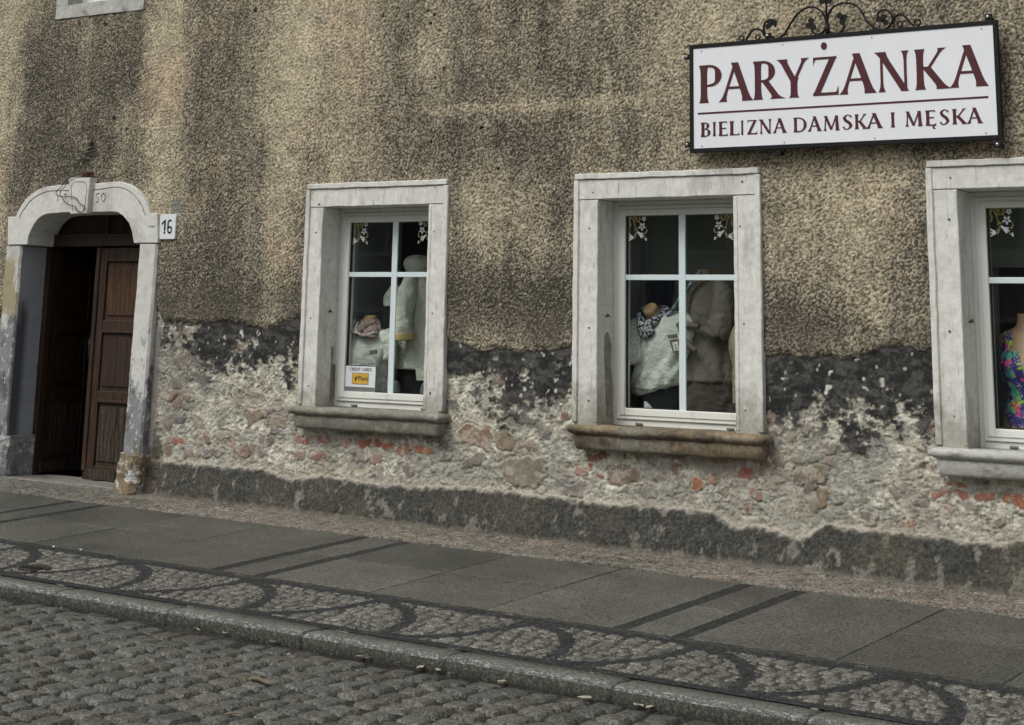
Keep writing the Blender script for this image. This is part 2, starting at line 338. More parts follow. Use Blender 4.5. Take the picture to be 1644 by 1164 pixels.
def glassmat():
    m = bpy.data.materials.new('window_glass'); m.use_nodes = True; t = m.node_tree; N = t.nodes; L = t.links
    N.remove(N['Principled BSDF']); out = N['Material Output']
    tr = N.new('ShaderNodeBsdfTransparent'); tr.inputs[0].default_value = (.95, .97, .96, 1)
    gl = N.new('ShaderNodeBsdfGlossy'); gl.inputs['Roughness'].default_value = .01; gl.inputs[0].default_value = (.9, 1, .97, 1)
    ge = N.new('ShaderNodeNewGeometry'); dt = N.new('ShaderNodeVectorMath'); dt.operation = 'DOT_PRODUCT'; L.new(ge.outputs['Incoming'], dt.inputs[0]); L.new(ge.outputs['True Normal'], dt.inputs[1])
    ab = N.new('ShaderNodeMath'); ab.operation = 'ABSOLUTE'; L.new(dt.outputs['Value'], ab.inputs[0])
    om = N.new('ShaderNodeMath'); om.operation = 'SUBTRACT'; om.inputs[0].default_value = 1; L.new(ab.outputs[0], om.inputs[1])
    pw = N.new('ShaderNodeMath'); pw.operation = 'POWER'; L.new(om.outputs[0], pw.inputs[0]); pw.inputs[1].default_value = 5
    fr = N.new('ShaderNodeMath'); fr.operation = 'MULTIPLY_ADD'; L.new(pw.outputs[0], fr.inputs[0]); fr.inputs[1].default_value = .9; fr.inputs[2].default_value = .045
    tc = N.new('ShaderNodeTexCoord'); n = N.new('ShaderNodeTexNoise'); n.inputs['Scale'].default_value = 3; L.new(tc.outputs['Object'], n.inputs['Vector'])
    bp = N.new('ShaderNodeBump'); bp.inputs['Strength'].default_value = .05; bp.inputs['Distance'].default_value = .01; L.new(n.outputs[0], bp.inputs['Height']); L.new(bp.outputs[0], gl.inputs['Normal'])
    mx = N.new('ShaderNodeMixShader'); L.new(fr.outputs[0], mx.inputs[0]); L.new(tr.outputs[0], mx.inputs[1]); L.new(gl.outputs[0], mx.inputs[2]); L.new(mx.outputs[0], out.inputs[0])
    return m
M['glass'] = glassmat()
def floralmat():
    m = mat('floral_swimsuit_print', (.05, .04, .22), .6, [])
    t = m.node_tree; N = t.nodes; L = t.links; b = N['Principled BSDF']; tc = N.new('ShaderNodeTexCoord')
    cur = b.inputs['Base Color'].links[0].from_socket
    for sc, thr, c, off in ((15, .44, (.07, .42, .26), 0), (18, .38, (.45, .60, .08), 5), (13, .33, (.80, .08, .20), 11), (34, .30, (.25, .18, .60), 3), (30, .22, (.75, .75, .7), 8)):
        mp = N.new('ShaderNodeMapping'); mp.inputs['Location'].default_value = (off, off*.7, off*.3); L.new(tc.outputs['Object'], mp.inputs[0])
        ns = N.new('ShaderNodeTexNoise'); ns.inputs['Scale'].default_value = sc*2.2; L.new(mp.outputs[0], ns.inputs['Vector'])
        ad = N.new('ShaderNodeMix'); ad.data_type = 'VECTOR'; ad.inputs[0].default_value = .09; L.new(mp.outputs[0], ad.inputs[4]); L.new(ns.outputs['Color'], ad.inputs[5])
        v = N.new('ShaderNodeTexVoronoi'); v.inputs['Scale'].default_value = sc; L.new(ad.outputs[1], v.inputs['Vector'])
        r = N.new('ShaderNodeValToRGB'); r.color_ramp.elements[0].position = thr-.03; r.color_ramp.elements[0].color = (1, 1, 1, 1); r.color_ramp.elements[1].position = thr; r.color_ramp.elements[1].color = (0, 0, 0, 1)
        L.new(v.outputs['Distance'], r.inputs[0])
        mx = N.new('ShaderNodeMix'); mx.data_type = 'RGBA'; L.new(r.outputs[0], mx.inputs[0]); L.new(cur, mx.inputs[6]); mx.inputs[7].default_value = (*c, 1); cur = mx.outputs[2]
    L.new(cur, b.inputs['Base Color']); return m
M['floral'] = floralmat()

# ------------------------------------------------------------------ glyphs (flared roman capitals)
def vst(x0, y0, x1, y1, w, f0=.35, f1=.35):
    Lp, Rp = [], []
    for t in (0, .05, .12, .25, .5, .75, .88, .95, 1):
        x = x0+(x1-x0)*t; y = y0+(y1-y0)*t
        fl = f0*max(0, 1-t/.22)**2+f1*max(0, 1-(1-t)/.22)**2
        h = w/2*(1+fl*1.1)+fl*.03; Lp.append((x-h, y)); Rp.append((x+h, y))
    return Lp+Rp[::-1]
def hst(x0, x1, y, w, s0=0, s1=0):
    p = [(x0, y-w/2-max(0, -s0)), (x0, y+w/2+max(0, s0)), (x0+.07, y+w/2), (x1-.07, y+w/2), (x1, y+w/2+max(0, s1)), (x1, y-w/2-max(0, -s1)), (x1-.07, y-w/2), (x0+.07, y-w/2)]
    return p
def bowl(cx, cy, rx, ry, a0, a1, wt, wT, n=18):
    o, i = [], []
    for k in range(n+1):
        a = math.radians(a0+(a1-a0)*k/n); w = wt+(wT-wt)*abs(math.cos(a))**1.5
        ww = wt+(wT-wt)*abs(math.cos(a))**1.5
        o.append((cx+rx*math.cos(a), cy+ry*math.sin(a))); i.append((cx+(rx-ww)*math.cos(a), cy+(ry-wt)*math.sin(a)))
    return o+i[::-1]
def curve(pts, ws):
    P = smooth_path(pts, 5); n = len(P); o, i = [], []
    for k, p in enumerate(P):
        t = P[min(k+1, n-1)]-P[max(k-1, 0)]; t = t/np.linalg.norm(t); nn = np.array([-t[1], t[0]])
        q = k/(n-1)*(len(ws)-1); a = int(min(q, len(ws)-2)); w = ws[a]+(ws[a+1]-ws[a])*(q-a)
        o.append(tuple(p+nn*w/2)); i.append(tuple(p-nn*w/2))
    return o+i[::-1]
def glyph(c, T, t):
    if c == 'P': return .60, [vst(.12, 0, .12, 1, T), hst(.0, .30, .972, t), hst(.12, .28, .455, t*.9), bowl(.27, .714, .33, .286, -90, 90, t, T)]
    if c == 'R': return .78, [vst(.12, 0, .12, 1, T), hst(.0, .30, .972, t), hst(.12, .28, .475, t*.9), bowl(.27, .724, .32, .276, -90, 90, t, T), vst(.66, 0, .30, .49, T*1.1, .9, 0)]
    if c == 'A': return .86, [vst(.09, 0, .42, .98, t*1.35, .9, 0), vst(.745, 0, .41, 1.02, T*1.08, .4, 0), hst(.22, .62, .36, t)]
    if c == 'Y': return .80, [vst(.42, 0, .42, .5, T), vst(.42, .42, .12, 1, T, 0, .45), vst(.43, .42, .71, 1, t*1.3, 0, .9)]
    if c in 'ZŻ': 
        r = [hst(.07, .80, .958, t, -.14, 0), hst(.05, .84, .045, t*1.2, 0, .15), vst(.145, .02, .70, .98, T*1.15, 0, 0)]
        if c == 'Ż': r.append([(.42+.095*math.cos(a*.35), 1.27+.095*math.sin(a*.35)) for a in range(18)])
        return .86, r
    if c == 'N': return .86, [vst(.15, 0, .15, .98, t*1.15, .9, 0), vst(.76, 0, .12, 1, T*1.15, 0, .35), vst(.78, .0, .78, 1, t*1.15, 0, .9)]
    if c == 'K': return .84, [vst(.12, 0, .12, 1, T), vst(.30, .47, .68, 1, t*1.3, 0, .9), vst(.70, 0, .27, .56, T*1.25, .5, 0)]
    if c == 'B': return .58, [vst(.11, 0, .11, 1, T), hst(0, .27, .972, t), hst(.11, .27, .53, t), hst(0, .27, .028, t), bowl(.25, .76, .25, .24, -90, 90, t, T), bowl(.27, .27, .31, .27, -90, 90, t, T*1.05)]
    if c == 'I': return .30, [vst(.15, 0, .15, 1, T)]
    if c in 'EĘ':
        r = [vst(.11, 0, .11, 1, T), hst(.05, .52, .968, t, 0, -.08), hst(.11, .46, .52, t, 0, 0), hst(.05, .56, .032, t, 0, .09)]
        if c == 'Ę': r.append(curve([(.50, .0), (.40, -.10), (.43, -.19), (.54, -.19)], [.05, .09, .08, .04]))
        return .58, r
    if c == 'L': return .56, [vst(.11, 0, .11, 1, T), hst(.05, .54, .035, t, 0, .10)]
    if c == 'D': return .86, [vst(.12, 0, .12, 1, T), hst(0, .34, .968, t), hst(0, .34, .032, t), bowl(.30, .5, .54, .5, -90, 90, t, T)]
    if c == 'M': return 1.02, [vst(.12, 0, .17, 1, t*1.1, .9, 0), vst(.52, .06, .16, 1, T*.95, 0, .2), vst(.51, .06, .85, 1, t*1.2, 0, .2), vst(.91, 0, .86, 1, T, .35, 0)]
    if c == 'S': return .56, [curve([(.50, .82), (.42, .95), (.24, .96), (.12, .80), (.20, .62), (.38, .45), (.47, .25), (.34, .06), (.16, .04), (.05, .20)], [t*1.6, t, t, T*.9, T, T*1.05, T*.95, t, t, t*1.6])]
    return .5, []
def letters(items, y, zb, H, T, t, par, size):
    for c, xa, xb in items:
        k = 0; mb = MB(); W, polys = glyph(c, T, t); s = (xb-xa)/W
        for p in polys:
            k += 1; mb.prism([(xa+q[0]*s, zb+q[1]*H) for q in p], y-.0004*(k % 5), y+.004)
        mb.build('letter', M['maroon'], par, label='%s maroon letter %s' % (size, c))

# ------------------------------------------------------------------ openings
ZT, ZL = 2.500, 2.344           # lintel top, lintel soffit
WIN = [dict(o=(-1.113, .076), i=(-.966, -.077), sz=1.028, pane=(-.873, -.160), mx=-.486, mz=1.899),
       dict(o=(1.045, 2.295), i=(1.210, 2.125), sz=1.009, pane=(1.296, 2.040), mx=1.686, mz=1.882),
       dict(o=(3.298, 4.548), i=(3.463, 4.378), sz=.996, pane=(3.550, 4.292), mx=3.925, mz=1.869)]
DXL, DXR, DOL, DOR, DIMP = -3.982, -2.700, -4.165, -2.515, 2.115
arch_in = XZ([(44,392),(45.5,380),(49,371),(54,361),(60,353),(67,347),(75,343.5),(90,341.8),(111,341),(150,340.5),(180,340),(189,341),(198,347),(207,358),(212,372),(214.6,391)], -.05)
arch_out = XZ([(12.5,391),(12.5,348),(25.5,348),(29,338),(35,329),(42,319),(51,311),(62,304),(74,299.5),(93,297),(150,294.5),(188,292),(196,292.3),(208,296),(217,302),(226,311),(236,327),(241,342.5),(253,343),(253,391)], -.05)
arch_in = [(x, DIMP if i in (0, len(arch_in)-1) else z) for i, (x, z) in enumerate(arch_in)]
arch_out = [(x, DIMP if i in (0, len(arch_out)-1) else z) for i, (x, z) in enumerate(arch_out)]
arch_poly = arch_out+arch_in[::-1]

# ------------------------------------------------------------------ building
B = empty('townhouse', (0, 0, G(0, 0)), 'old townhouse with dirty tan roughcast, crumbling rubble base and white stone window surrounds', 'building')
# facade height field -------------------------------------------------
xs = dens(-4.75, 4.15, .0060, -9, 9); zs = dens(.27, 4.2, .0060, .05, 6.6)
X, Z = np.meshgrid(xs, zs)
def curve_at(pts, y=0.):
    q = sorted(XZ(pts, y)); return np.interp(X, [p[0] for p in q], [p[1] for p in q])
wob = (fbm(X*6, Z*0+3, 3, 11)-.5)*.05+(fbm(X*30, Z*30, 3, 12)-.5)*.035
zst = curve_at([(-60,505),(232,470),(245,482),(258,500),(264,516),(300,517),(335,522),(350,515),(400,522),(440,523),(465,515),(482,505),(700,540),(718,543),(740,552),(770,558),(800,560),(840,568),(880,560),(918,557),(1100,565),(1226,568),(1300,570),(1350,576),(1400,569),(1430,556),(1450,553),(1470,558),(1503,560),(1644,570)])+wob
zpl = curve_at([(-60,738),(261,738),(292,742),(367,749),(422,752),(443,760),(470,770),(498,764),(539,766),(573,771),(608,776),(659,781),(700,780),(741,780),(793,787),(834,789),(882,796),(958,806),(1034,811),(1102,818),(1144,820),(1171,840),(1188,847),(1215,843),(1246,852),(1280,862),(1302,856),(1329,841),(1359,847),(1435,852),(1499,860),(1548,868),(1593,873),(1644,868)])+(fbm(X*22, Z*22, 3, 14)-.5)*.028
# stucco dirt map: blobs given where they sit on the wall
D = np.full(X.shape, .50)
def blob(u, v, su, sv, a):
    global D
    p = at(u, v); px = at(u+su, v); pz = at(u, v+sv); D = D+a*np.exp(-((X-p[0])/(px[0]-p[0]))**2*.5-((Z-p[2])/(pz[2]-p[2]))**2*.5)
for b in [(8,120,20,160,-.36),(120,200,70,110,.26),(100,300,60,45,.22),(190,60,40,60,.12),(60,120,18,120,.10),(268,60,17,90,-.55),(258,230,22,80,-.42),(262,340,24,40,-.16),
          (370,250,48,220,.24),(360,80,45,60,.10),(470,70,26,110,-.42),(462,230,22,130,-.22),(520,60,60,120,-.12),(455,400,20,90,-.14),(560,160,60,110,-.03),(690,70,16,80,-.28),(640,30,20,50,.14),(690,230,36,40,.14),
          (800,60,70,40,.05),(830,230,90,40,.14),(800,140,60,40,.12),(750,175,60,7,-.20),(880,170,80,7,-.22),(960,165,60,8,-.2),(770,330,40,60,-.12),(830,350,60,90,-.10),(815,480,110,38,.40),(760,440,40,50,.16),(880,470,30,50,.18),
          (390,480,90,36,.30),(300,440,50,60,.06),(1010,60,70,60,.10),(1020,200,60,50,.04),(1130,30,60,60,-.22),(1060,120,30,60,-.12),(1290,300,40,60,-.10),(1380,330,50,120,-.36),(1420,260,60,40,-.14),(1470,420,30,100,.10),(1250,430,22,120,.05),
          (1300,520,90,28,.30),(1400,500,40,30,-.16),(1625,130,25,110,-.10),(1630,225,30,20,-.1),(255,470,10,60,.2),(905,330,14,90,.1),(735,400,14,120,.14),(480,400,12,120,.14)]: blob(*b)
D += .10+(fbm(X*.9, Z*.35, 4, 21)-.5)*.30+(fbm(X*5, Z*3, 4, 22)-.5)*.5+(vn(X*9, Z*.5, 23)-.5)*.14+(vn(X*34, Z*1.6, 24)-.5)*.12
wz = XZ([(0,420)])[0][1]
D = np.clip(.50+(D-.53)*.80, 0.04, 1.)
# thrown roughcast grain: worm-like ridges plus drops
wx = X+(vn(X*16, Z*16, 31)-.5)*.03; wzz = Z+(vn(X*16, Z*16, 32)-.5)*.03
g1 = 1-np.abs(vn(wx*56+wzz*30, wzz*96-wx*40, 33)*2-1); g2 = 1-np.abs(vn(wx*84-wzz*36, wzz*112+wx*24, 34)*2-1)
f1, f2, _ = worley(X*66+vn(X*30, Z*30, 36), Z*72+vn(X*30, Z*30, 37), 35)
h = .42*g1+.28*g2+.45*(1-ss(.1, .75, f1)); h = (h-h.min())/(h.max()-h.min())
h = ss(.22, .92, h); am = .55+.75*fbm(X*3.3, Z*3.3, 4, 30, .6); h = .5+(h-.5)*am
lightc = np.array([.50, .435, .31]); midc = np.array([.185, .162, .115]); darkc = np.array([.060, .054, .043])
hue = fbm(X*2.5, Z*2.5, 3, 41)
lc = mixc(np.broadcast_to(lightc, X.shape+(3,)), [.52, .42, .295], ss(.5, .75, hue)); 
fg = vn(X*118, Z*118, 38)+.5*(vn(X*60+Z*35, Z*95-X*30, 39)-.5); thr = .12+.62*D; k = ss(thr-.20, thr+.22, h+.34*(fg-.5))
base_d = mixc(np.broadcast_to(midc, X.shape+(3,)), darkc, ss(.25, .8, D))
top = mixc(lc, [.285, .26, .20], ss(.30, .85, D)*.9)
C_st = mixc(base_d, top, k*(1-.25*ss(.5, 1, D)))
C_st *= (.70+.60*fbm(X*11, Z*11, 5, 42, .6))[..., None]; C_st *= (.62+.76*vn(X*105, Z*105, 43))[..., None]
C_st = mixc(C_st, [.62, .58, .46], ss(.86, .97, vn(X*75, Z*75, 46))*ss(.5, .9, h)*.8)
# sparse dark spots over the render
pit = h2(np.floor(X*9).astype(int), np.floor(Z*9).astype(int), 44); fpx, _, idp = worley(X*7, Z*7, 45); C_st = mixc(C_st, [.03, .028, .025], (ss(.10, .05, fpx*1.0) if False else (1-ss(.045, .07, fpx))*(idp > .93)))
# band just above the lower edge of the render
ed = Z-zst
C_st = mixc(C_st, [.40, .36, .27], (1-ss(.006, .022, ed))*ss(.35, .6, vn(X*14, Z*3, 47))*.8)
# smeared grey-brown lower render zone
sm = (1-ss(.10, .34, ed+(fbm(X*5, Z*5, 3, 48)-.5)*.15))*ss(.45, .75, D)
hs_ = h*(1-.55*sm)
C_st = mixc(C_st, C_st*.55+np.array([.075, .066, .052])*.6, sm*.6)
y_st = -(.016+.0065*hs_+.003*(fg-.5)+.006*(fbm(X*3, Z*3, 3, 49)-.5))
y_st += .010*(1-ss(0, .03, ed))                 # feathered edge

# dark tar undercoat ---------------------------------------------------
dd = -ed
rg = fbm(X*11, Z*11, 5, 51, .6)
C_dk = mixc(np.broadcast_to(np.array([.030, .030, .030]), X.shape+(3,)), [.085, .083, .078], ss(.40, .68, fbm(X*16, Z*30, 5, 52, .66)+.2*(fbm(X*60, Z*60, 2, 50)-.5)))
fa, fb, ia = worley(X*17+(fbm(X*20, Z*20, 2, 5)-.5), Z*12+(fbm(X*20, Z*20, 2, 6)-.5), 53)
C_dk = mixc(C_dk, [.55, .54, .49], (1-ss(.13, .20, fa+(fbm(X*50, Z*50, 2, 54)-.5)*.16))*(ia > .88))
C_dk *= (.7+.6*vn(X*90, Z*110, 56))[..., None]; fa2, _, ia2 = worley(X*40, Z*30, 55); C_dk = mixc(C_dk, [.42, .40, .36], (1-ss(.20, .32, fa2))*(ia2 > .965))
y_dk = -(.000+.006*rg)
# rubble and mortar ----------------------------------------------------
wX = X+(fbm(X*12, Z*12, 4, 61)-.5)*.07; wZ = Z+(fbm(X*12, Z*12, 4, 62)-.5)*.06
mo = fbm(X*26, Z*26, 5, 63, .62)
ridged = 1-np.abs(fbm(X*15, Z*17, 4, 64, .6)*2-1)
C_mo = mixc(np.broadcast_to(np.array([.31, .29, .24]), X.shape+(3,)), [.44, .415, .355], ss(.36, .56, mo))
C_mo = mixc(C_mo, [.34, .29, .25], ss(.56, .70, fbm(X*8, Z*8, 4, 66))*.3)
C_mo = mixc(C_mo, [.20, .19, .18], ss(.54, .66, fbm(X*11, Z*16, 5, 65, .66))*.6)
wr = 1-np.abs(vn(X*34+Z*14+3*vn(X*9, Z*9, 57), Z*58-X*12, 60)*2-1); wr2 = 1-np.abs(vn(X*60-Z*30, Z*80+X*20, 59)*2-1)
C_mo = mixc(C_mo, [.56, .54, .47], ss(.50, .62, fbm(X*5, Z*6, 4, 48))*ss(.45, .6, mo)*.8)
C_mo = mixc(C_mo, [.10, .095, .08], ss(.84, .99, wr)*ss(.35, .6, fbm(X*13, Z*13, 3, 57))*.85)
C_mo *= (.80+.40*(.6*vn(X*105, Z*105, 58)+.4*wr2))[..., None]; C_mo = mixc(C_mo, [.20, .195, .18], ss(.45, .60, fbm(X*3.1, Z*4.5, 5, 55, .62))*.55); C_mo = mixc(C_mo, [.26, .20, .155], ss(.56, .68, fbm(X*4.5, Z*6, 5, 54, .62))*.3); C_mo = C_mo*np.array([1.20, 1.22, 1.19])
y_mo = .010-.014*(ridged-.5)-.010*(mo-.5)+.005*ss(.80, .98, wr)-.005*(fbm(X*60, Z*60, 3, 58)-.5)
fs, fs2, si = worley(wX*9.5, wZ*13, 67, .95)
ms = ss(.10, .24, fs2-fs+(fbm(X*40, Z*40, 3, 68)-.5)*.22)*(si > .76)*ss(.48, .58, fbm(X*4, Z*4, 3, 69))
pal = np.array([[.20, .165, .13], [.23, .175, .15], [.15, .14, .135], [.27, .235, .19], [.21, .115, .085], [.17, .15, .15]])
cs = pal[(np.floor(si*997) % 6).astype(int)]*(.8+.4*fbm(X*30, Z*30, 4, 70))[..., None]
C_mo = mixc(C_mo, cs, ms*.6); y_mo = y_mo*(1-ms)+ms*(.004-.010*(fs2-fs))

STN = [(735,790,682,720,(.21,.13,.095)),(793,827,692,723,(.24,.185,.13)),(803,880,730,786,(.225,.20,.15)),(735,783,730,751,(.20,.17,.145)),(973,1027,745,780,(.185,.13,.10)),
       (943,970,725,740,(.25,.085,.06)),(1183,1216,749,769,(.30,.11,.08)),(1108,1128,766,789,(.36,.145,.06)),(1138,1152,764,782,(.33,.16,.10)),(924,942,747,766,(.36,.2,.165)),(943,953,742,756,(.27,.09,.06)),(957,969,759,770,(.23,.09,.07)),
       (1202,1221,782,806,(.25,.15,.12)),(1195,1209,809,826,(.22,.135,.115)),(1272,1329,743,782,(.19,.155,.115)),(1312,1330,780,815,(.22,.16,.10)),(1290,1312,776,790,(.16,.14,.12)),(1520,1552,771,784,(.30,.10,.07)),(1495,1527,785,800,(.30,.13,.10)),(1529,1560,786,803,(.31,.12,.09)),(1565,1597,788,806,(.34,.12,.08)),
       (1604,1650,792,816,(.38,.13,.06)),(1442,1473,833,846,(.26,.16,.12)),(1514,1537,811,819,(.28,.14,.11)),(1380,1410,820,845,(.2,.17,.15)),(1590,1620,826,846,(.2,.175,.14)),(393,424,657,681,(.25,.2,.15)),(415,441,697,717,(.17,.15,.13)),(275,295,702,715,(.30,.12,.09)),(326,338,699,713,(.2,.12,.1)),
       (476,494,698,714,(.30,.12,.085)),(508,530,702,713,(.30,.12,.085)),(544,563,704,717,(.30,.10,.07)),(573,595,702,719,(.31,.10,.06)),(595,613,704,720,(.27,.10,.07)),(611,630,709,723,(.33,.115,.07)),(635,660,711,727,(.33,.15,.10)),(664,690,713,731,(.37,.145,.07)),(501,522,726,741,(.28,.14,.11)),(567,587,728,746,(.27,.22,.18)),
       (450,475,755,770,(.26,.2,.15)),(470,492,724,740,(.27,.2,.165)),(594,611,728,746,(.3,.19,.15)),(707,722,668,682,(.3,.09,.06)),(900,916,655,676,(.25,.14,.11)),(262,276,712,735,(.19,.14,.12)),(293,322,722,732,(.24,.17,.16)),(322,360,718,736,(.17,.15,.15)),(363,400,712,730,(.28,.17,.135)),(640,668,745,765,(.21,.17,.15)),(1030,1052,782,800,(.21,.2,.17)),(1075,1095,745,760,(.2,.13,.1)),(1150,1168,788,800,(.2,.15,.12)),(860,880,745,762,(.18,.16,.14)),(905,935,775,797,(.19,.165,.16)),(685,722,700,716,(.2,.17,.14)),(700,728,722,740,(.17,.15,.145)),
       (1228,1246,770,790,(.3,.25,.2)),(1345,1375,806,822,(.24,.21,.18)),(1465,1490,800,818,(.22,.19,.17)),(430,462,668,690,(.29,.25,.2)),(345,370,690,706,(.33,.29,.24))]
for i, (a, b_, c, d, colr) in enumerate(STN):
    p0 = at(a, c); p1 = at(b_, d); cx = (p0[0]+p1[0])/2; cz = (p0[2]+p1[2])/2; rx = abs(p1[0]-p0[0])/2; rz = abs(p0[2]-p1[2])/2*1.05
    sl_ = (X > cx-2*rx) & (X < cx+2*rx) & (Z > cz-2*rz) & (Z < cz+2*rz)
    if not sl_.any(): continue
    jx = wX[sl_]-(wX-X)[sl_].mean(); jz = wZ[sl_]-(wZ-Z)[sl_].mean(); brick = colr[0]/colr[1] > 2.3
    pw = 5. if brick else 3.4; ra = (h2(np.array([i]), np.array([3]), 7)[0]-.5)*.7*(0 if brick else 1); jx, jz = cx+(jx-cx)*math.cos(ra)-(jz-cz)*math.sin(ra), cz+(jx-cx)*math.sin(ra)+(jz-cz)*math.cos(ra)
    q = (np.abs((jx-cx)/rx)**pw+np.abs((jz-cz)/rz)**pw)**(1/pw)+(fbm(X[sl_]*24, Z[sl_]*24, 3, 80+i)-.5)*.5
    mk = (1-ss(.80, .98, q))*.88
    cc = np.array(colr)[None]*(.72+.56*fbm(X[sl_]*35, Z[sl_]*35, 4, 90))[:, None]
    cc = mixc(cc, [.42, .38, .31], ss(.52, .66, fbm(X[sl_]*24, Z[sl_]*24, 4, 91+i, .62))*.75)
    C_mo[sl_] = mixc(C_mo[sl_], cc, mk)
    y_mo[sl_] = y_mo[sl_]*(1-mk)+mk*(.002 if not brick else .006)+mk*.010*(fbm(X[sl_]*20, Z[sl_]*20, 3, 93)-.5)+.006*np.exp(-((q-1.02)/.08)**2)
# where the undercoat still holds
depth = dd/.47+(fbm(X*4.2, Z*5, 5, 71, .6)-.5)*1.5
lft = ss(-1.85, -2.25, X)*.55+ss(3.0, 2.6, X)*0+ss(-.1, .3, X)*ss(1.3, .9, X)*.12-ss(2.2, 2.6, X)*.18
mdk = 1-ss(.50, .72, depth+lft+(fbm(X*22, Z*26, 4, 72, .65)-.5)*.9)
mdk = np.maximum(mdk, (ss(.54, .64, fbm(X*9, Z*12, 5, 74, .66))*(1-ss(.30, .55, dd))*(1-lft)))
mdk = np.clip(mdk, 0, 1); C_lo = mixc(C_mo, C_dk, mdk); y_lo = y_mo*(1-mdk)+y_dk*mdk
mst = ss(-.002, .004, ed)
C_w = mixc(C_lo, C_st, mst); y_w = y_lo*(1-mst)+y_st*mst
# crevices at the render edge
C_w = mixc(C_w, [.04, .036, .032], np.exp(-((ed+.004)/.006)**2)*.6*ss(.4, .6, vn(X*8, Z*0, 75)))
# plinth ---------------------------------------------------------------
pd = zpl-Z
gb = fbm(X*52, Z*56, 3, 81, .6); gr = 1-np.abs(vn(X*60+Z*50, Z*100-X*30, 82)*2-1)
C_pl = mixc(np.broadcast_to(np.array([.042, .042, .038]), X.shape+(3,)), [.080, .079, .071], ss(.30, .8, .5*gb+.5*gr))
C_pl = mixc(C_pl, [.22, .21, .18], ss(.61, .72, fbm(X*14, Z*10, 5, 83, .66)+.06*ss(.3, 1.5, X)*np.exp(-((Z-.36)/.1)**2))*.75)
C_pl = mixc(C_pl, [.11, .095, .07], ss(.5, .75, fbm(X*3, Z*4, 3, 84))*.4)
lip = 1-ss(.0, .022, pd+(fbm(X*40, Z*40, 3, 85)-.5)*.03)
C_pl *= (.65+.7*vn(X*95, Z*95, 79))[..., None]; C_pl *= (.75+.5*fbm(X*55, Z*55, 4, 80, .62))[..., None]; C_pl = mixc(C_pl, [.38, .355, .30], lip*.75)
C_pl = mixc(C_pl, [.22, .20, .165], (1-ss(.0, .03, Z-G(X, -.03)-.01+(fbm(X*20, Z*20, 3, 86)-.5)*.03))*.6)
y_pl = -(.018+.04*ss(0, .25, pd)+.005*gb+.003*gr)+.02*(1-ss(0, .03, pd))
mp_ = ss(-.003, .004, pd)
C_w = mixc(C_w, [.42, .39, .33], (1-ss(.0, .05, -pd+(fbm(X*26, Z*26, 3, 87)-.5)*.06))*(1-mp_)*.8)
Cc = mixc(C_w, C_pl, mp_); Y = y_w*(1-mp_)+y_pl*mp_
# broken corner beside the door: masonry steps back between column and plinth
cr = np.exp(-((X+2.44)/.055)**2)*(1-ss(.60, .85, Z)); Y = Y+cr*.06; Cc = mixc(Cc, [.16, .12, .09], cr*.7*ss(.4, .6, fbm(X*25, Z*25, 3, 88)))
# grey cement patch beside the plate, cement slurry next to the door column, holes
p = at(285, 330); pm = 1-ss(.05, .075, np.hypot((X-p[0])*1.2, Z-p[2])+(fbm(X*20, Z*20, 3, 89)-.5)*.05); Cc = mixc(Cc, [.20, .205, .205], pm*.8)
sl2 = (1-ss(.03, .06, X-DOR-.02*fbm(X*9, Z*9, 2, 98)))*(1-ss(1.45, 1.65, Z))*ss(.6, .7, Z); Cc = mixc(Cc, [.17, .165, .155], sl2*.8); Y = Y*(1-sl2)+sl2*-.006
p = at(150, 246); ho = 1-ss(.02, .07, np.hypot((X-p[0]), (Z-p[2])*.7)+(fbm(X*30, Z*30, 3, 97)-.5)*.04); Cc = mixc(Cc, [.06, .055, .045], ho*.9); Y += ho*.03
for (u_, v_) in ((131,40),(172,40),(172,68),(206,208),(186,190),(413,18),(689,18),(700,25),(694,39),(715,111),(701,126),(695,228),(775,206),(802,272),(1120,84),(787,13),(617,27)):
    p = at(u_, v_); r_ = np.hypot(X-p[0], (Z-p[2])*.8); a = 1-ss(.006, .012, r_); Cc = mixc(Cc, [.02, .018, .016], a); Y += .02*a
P3 = np.stack([X, Y, Z], -1)
xc = (xs[1:]+xs[:-1])/2; zc = (zs[1:]+zs[:-1])/2; XC, ZC = np.meshgrid(xc, zc)
keep = np.ones(XC.shape, bool)
for w_ in WIN: keep &= ~((XC > w_['o'][0]+.02) & (XC < w_['o'][1]-.02) & (ZC > w_['sz']-.03) & (ZC < ZT-.02))
UW = (-3.80, -2.86, 3.90)
keep &= ~((XC > UW[0]+.02) & (XC < UW[1]-.02) & (ZC > UW[2]+.02) & (ZC < 5.5))
keep &= ~((XC > DOL+.03) & (XC < DOR-.03) & (ZC < DIMP))
keep &= ~(inpoly(XC, ZC, arch_out) & inpoly(XC+.02, ZC+.02, arch_out) & inpoly(XC-.02, ZC+.02, arch_out))
keep &= ZC > G(XC, 0)-.12
lowm = ((mp_[1:, 1:]+mp_[:-1, :-1])/2 > .5)
grid_mesh('wall', P3, Cc, M['wall'], keep & ~lowm, B)
grid_mesh('plinth', P3, Cc, M['wall'], keep & lowm, B, 'rough grey cement plinth along the foot of the wall')
# shell so no light leaks in
mb = MB(); mb.box(-9, -8.9, .03, 8, 0, 6.6); mb.box(8.9, 9, .03, 8, 0, 6.6); mb.box(-9, 9, 8, 8.1, 0, 6.6); mb.build('outer_wall', M['plaster'], B)
mb = MB(); mb.grid([[(-9.3, -.35, 6.5), (-9.3, 4, 9.6), (-9.3, 8.4, 6.5)], [(9.3, -.35, 6.5), (9.3, 4, 9.6), (9.3, 8.4, 6.5)]], True, True); mb.build('roof', M['tile'], B)
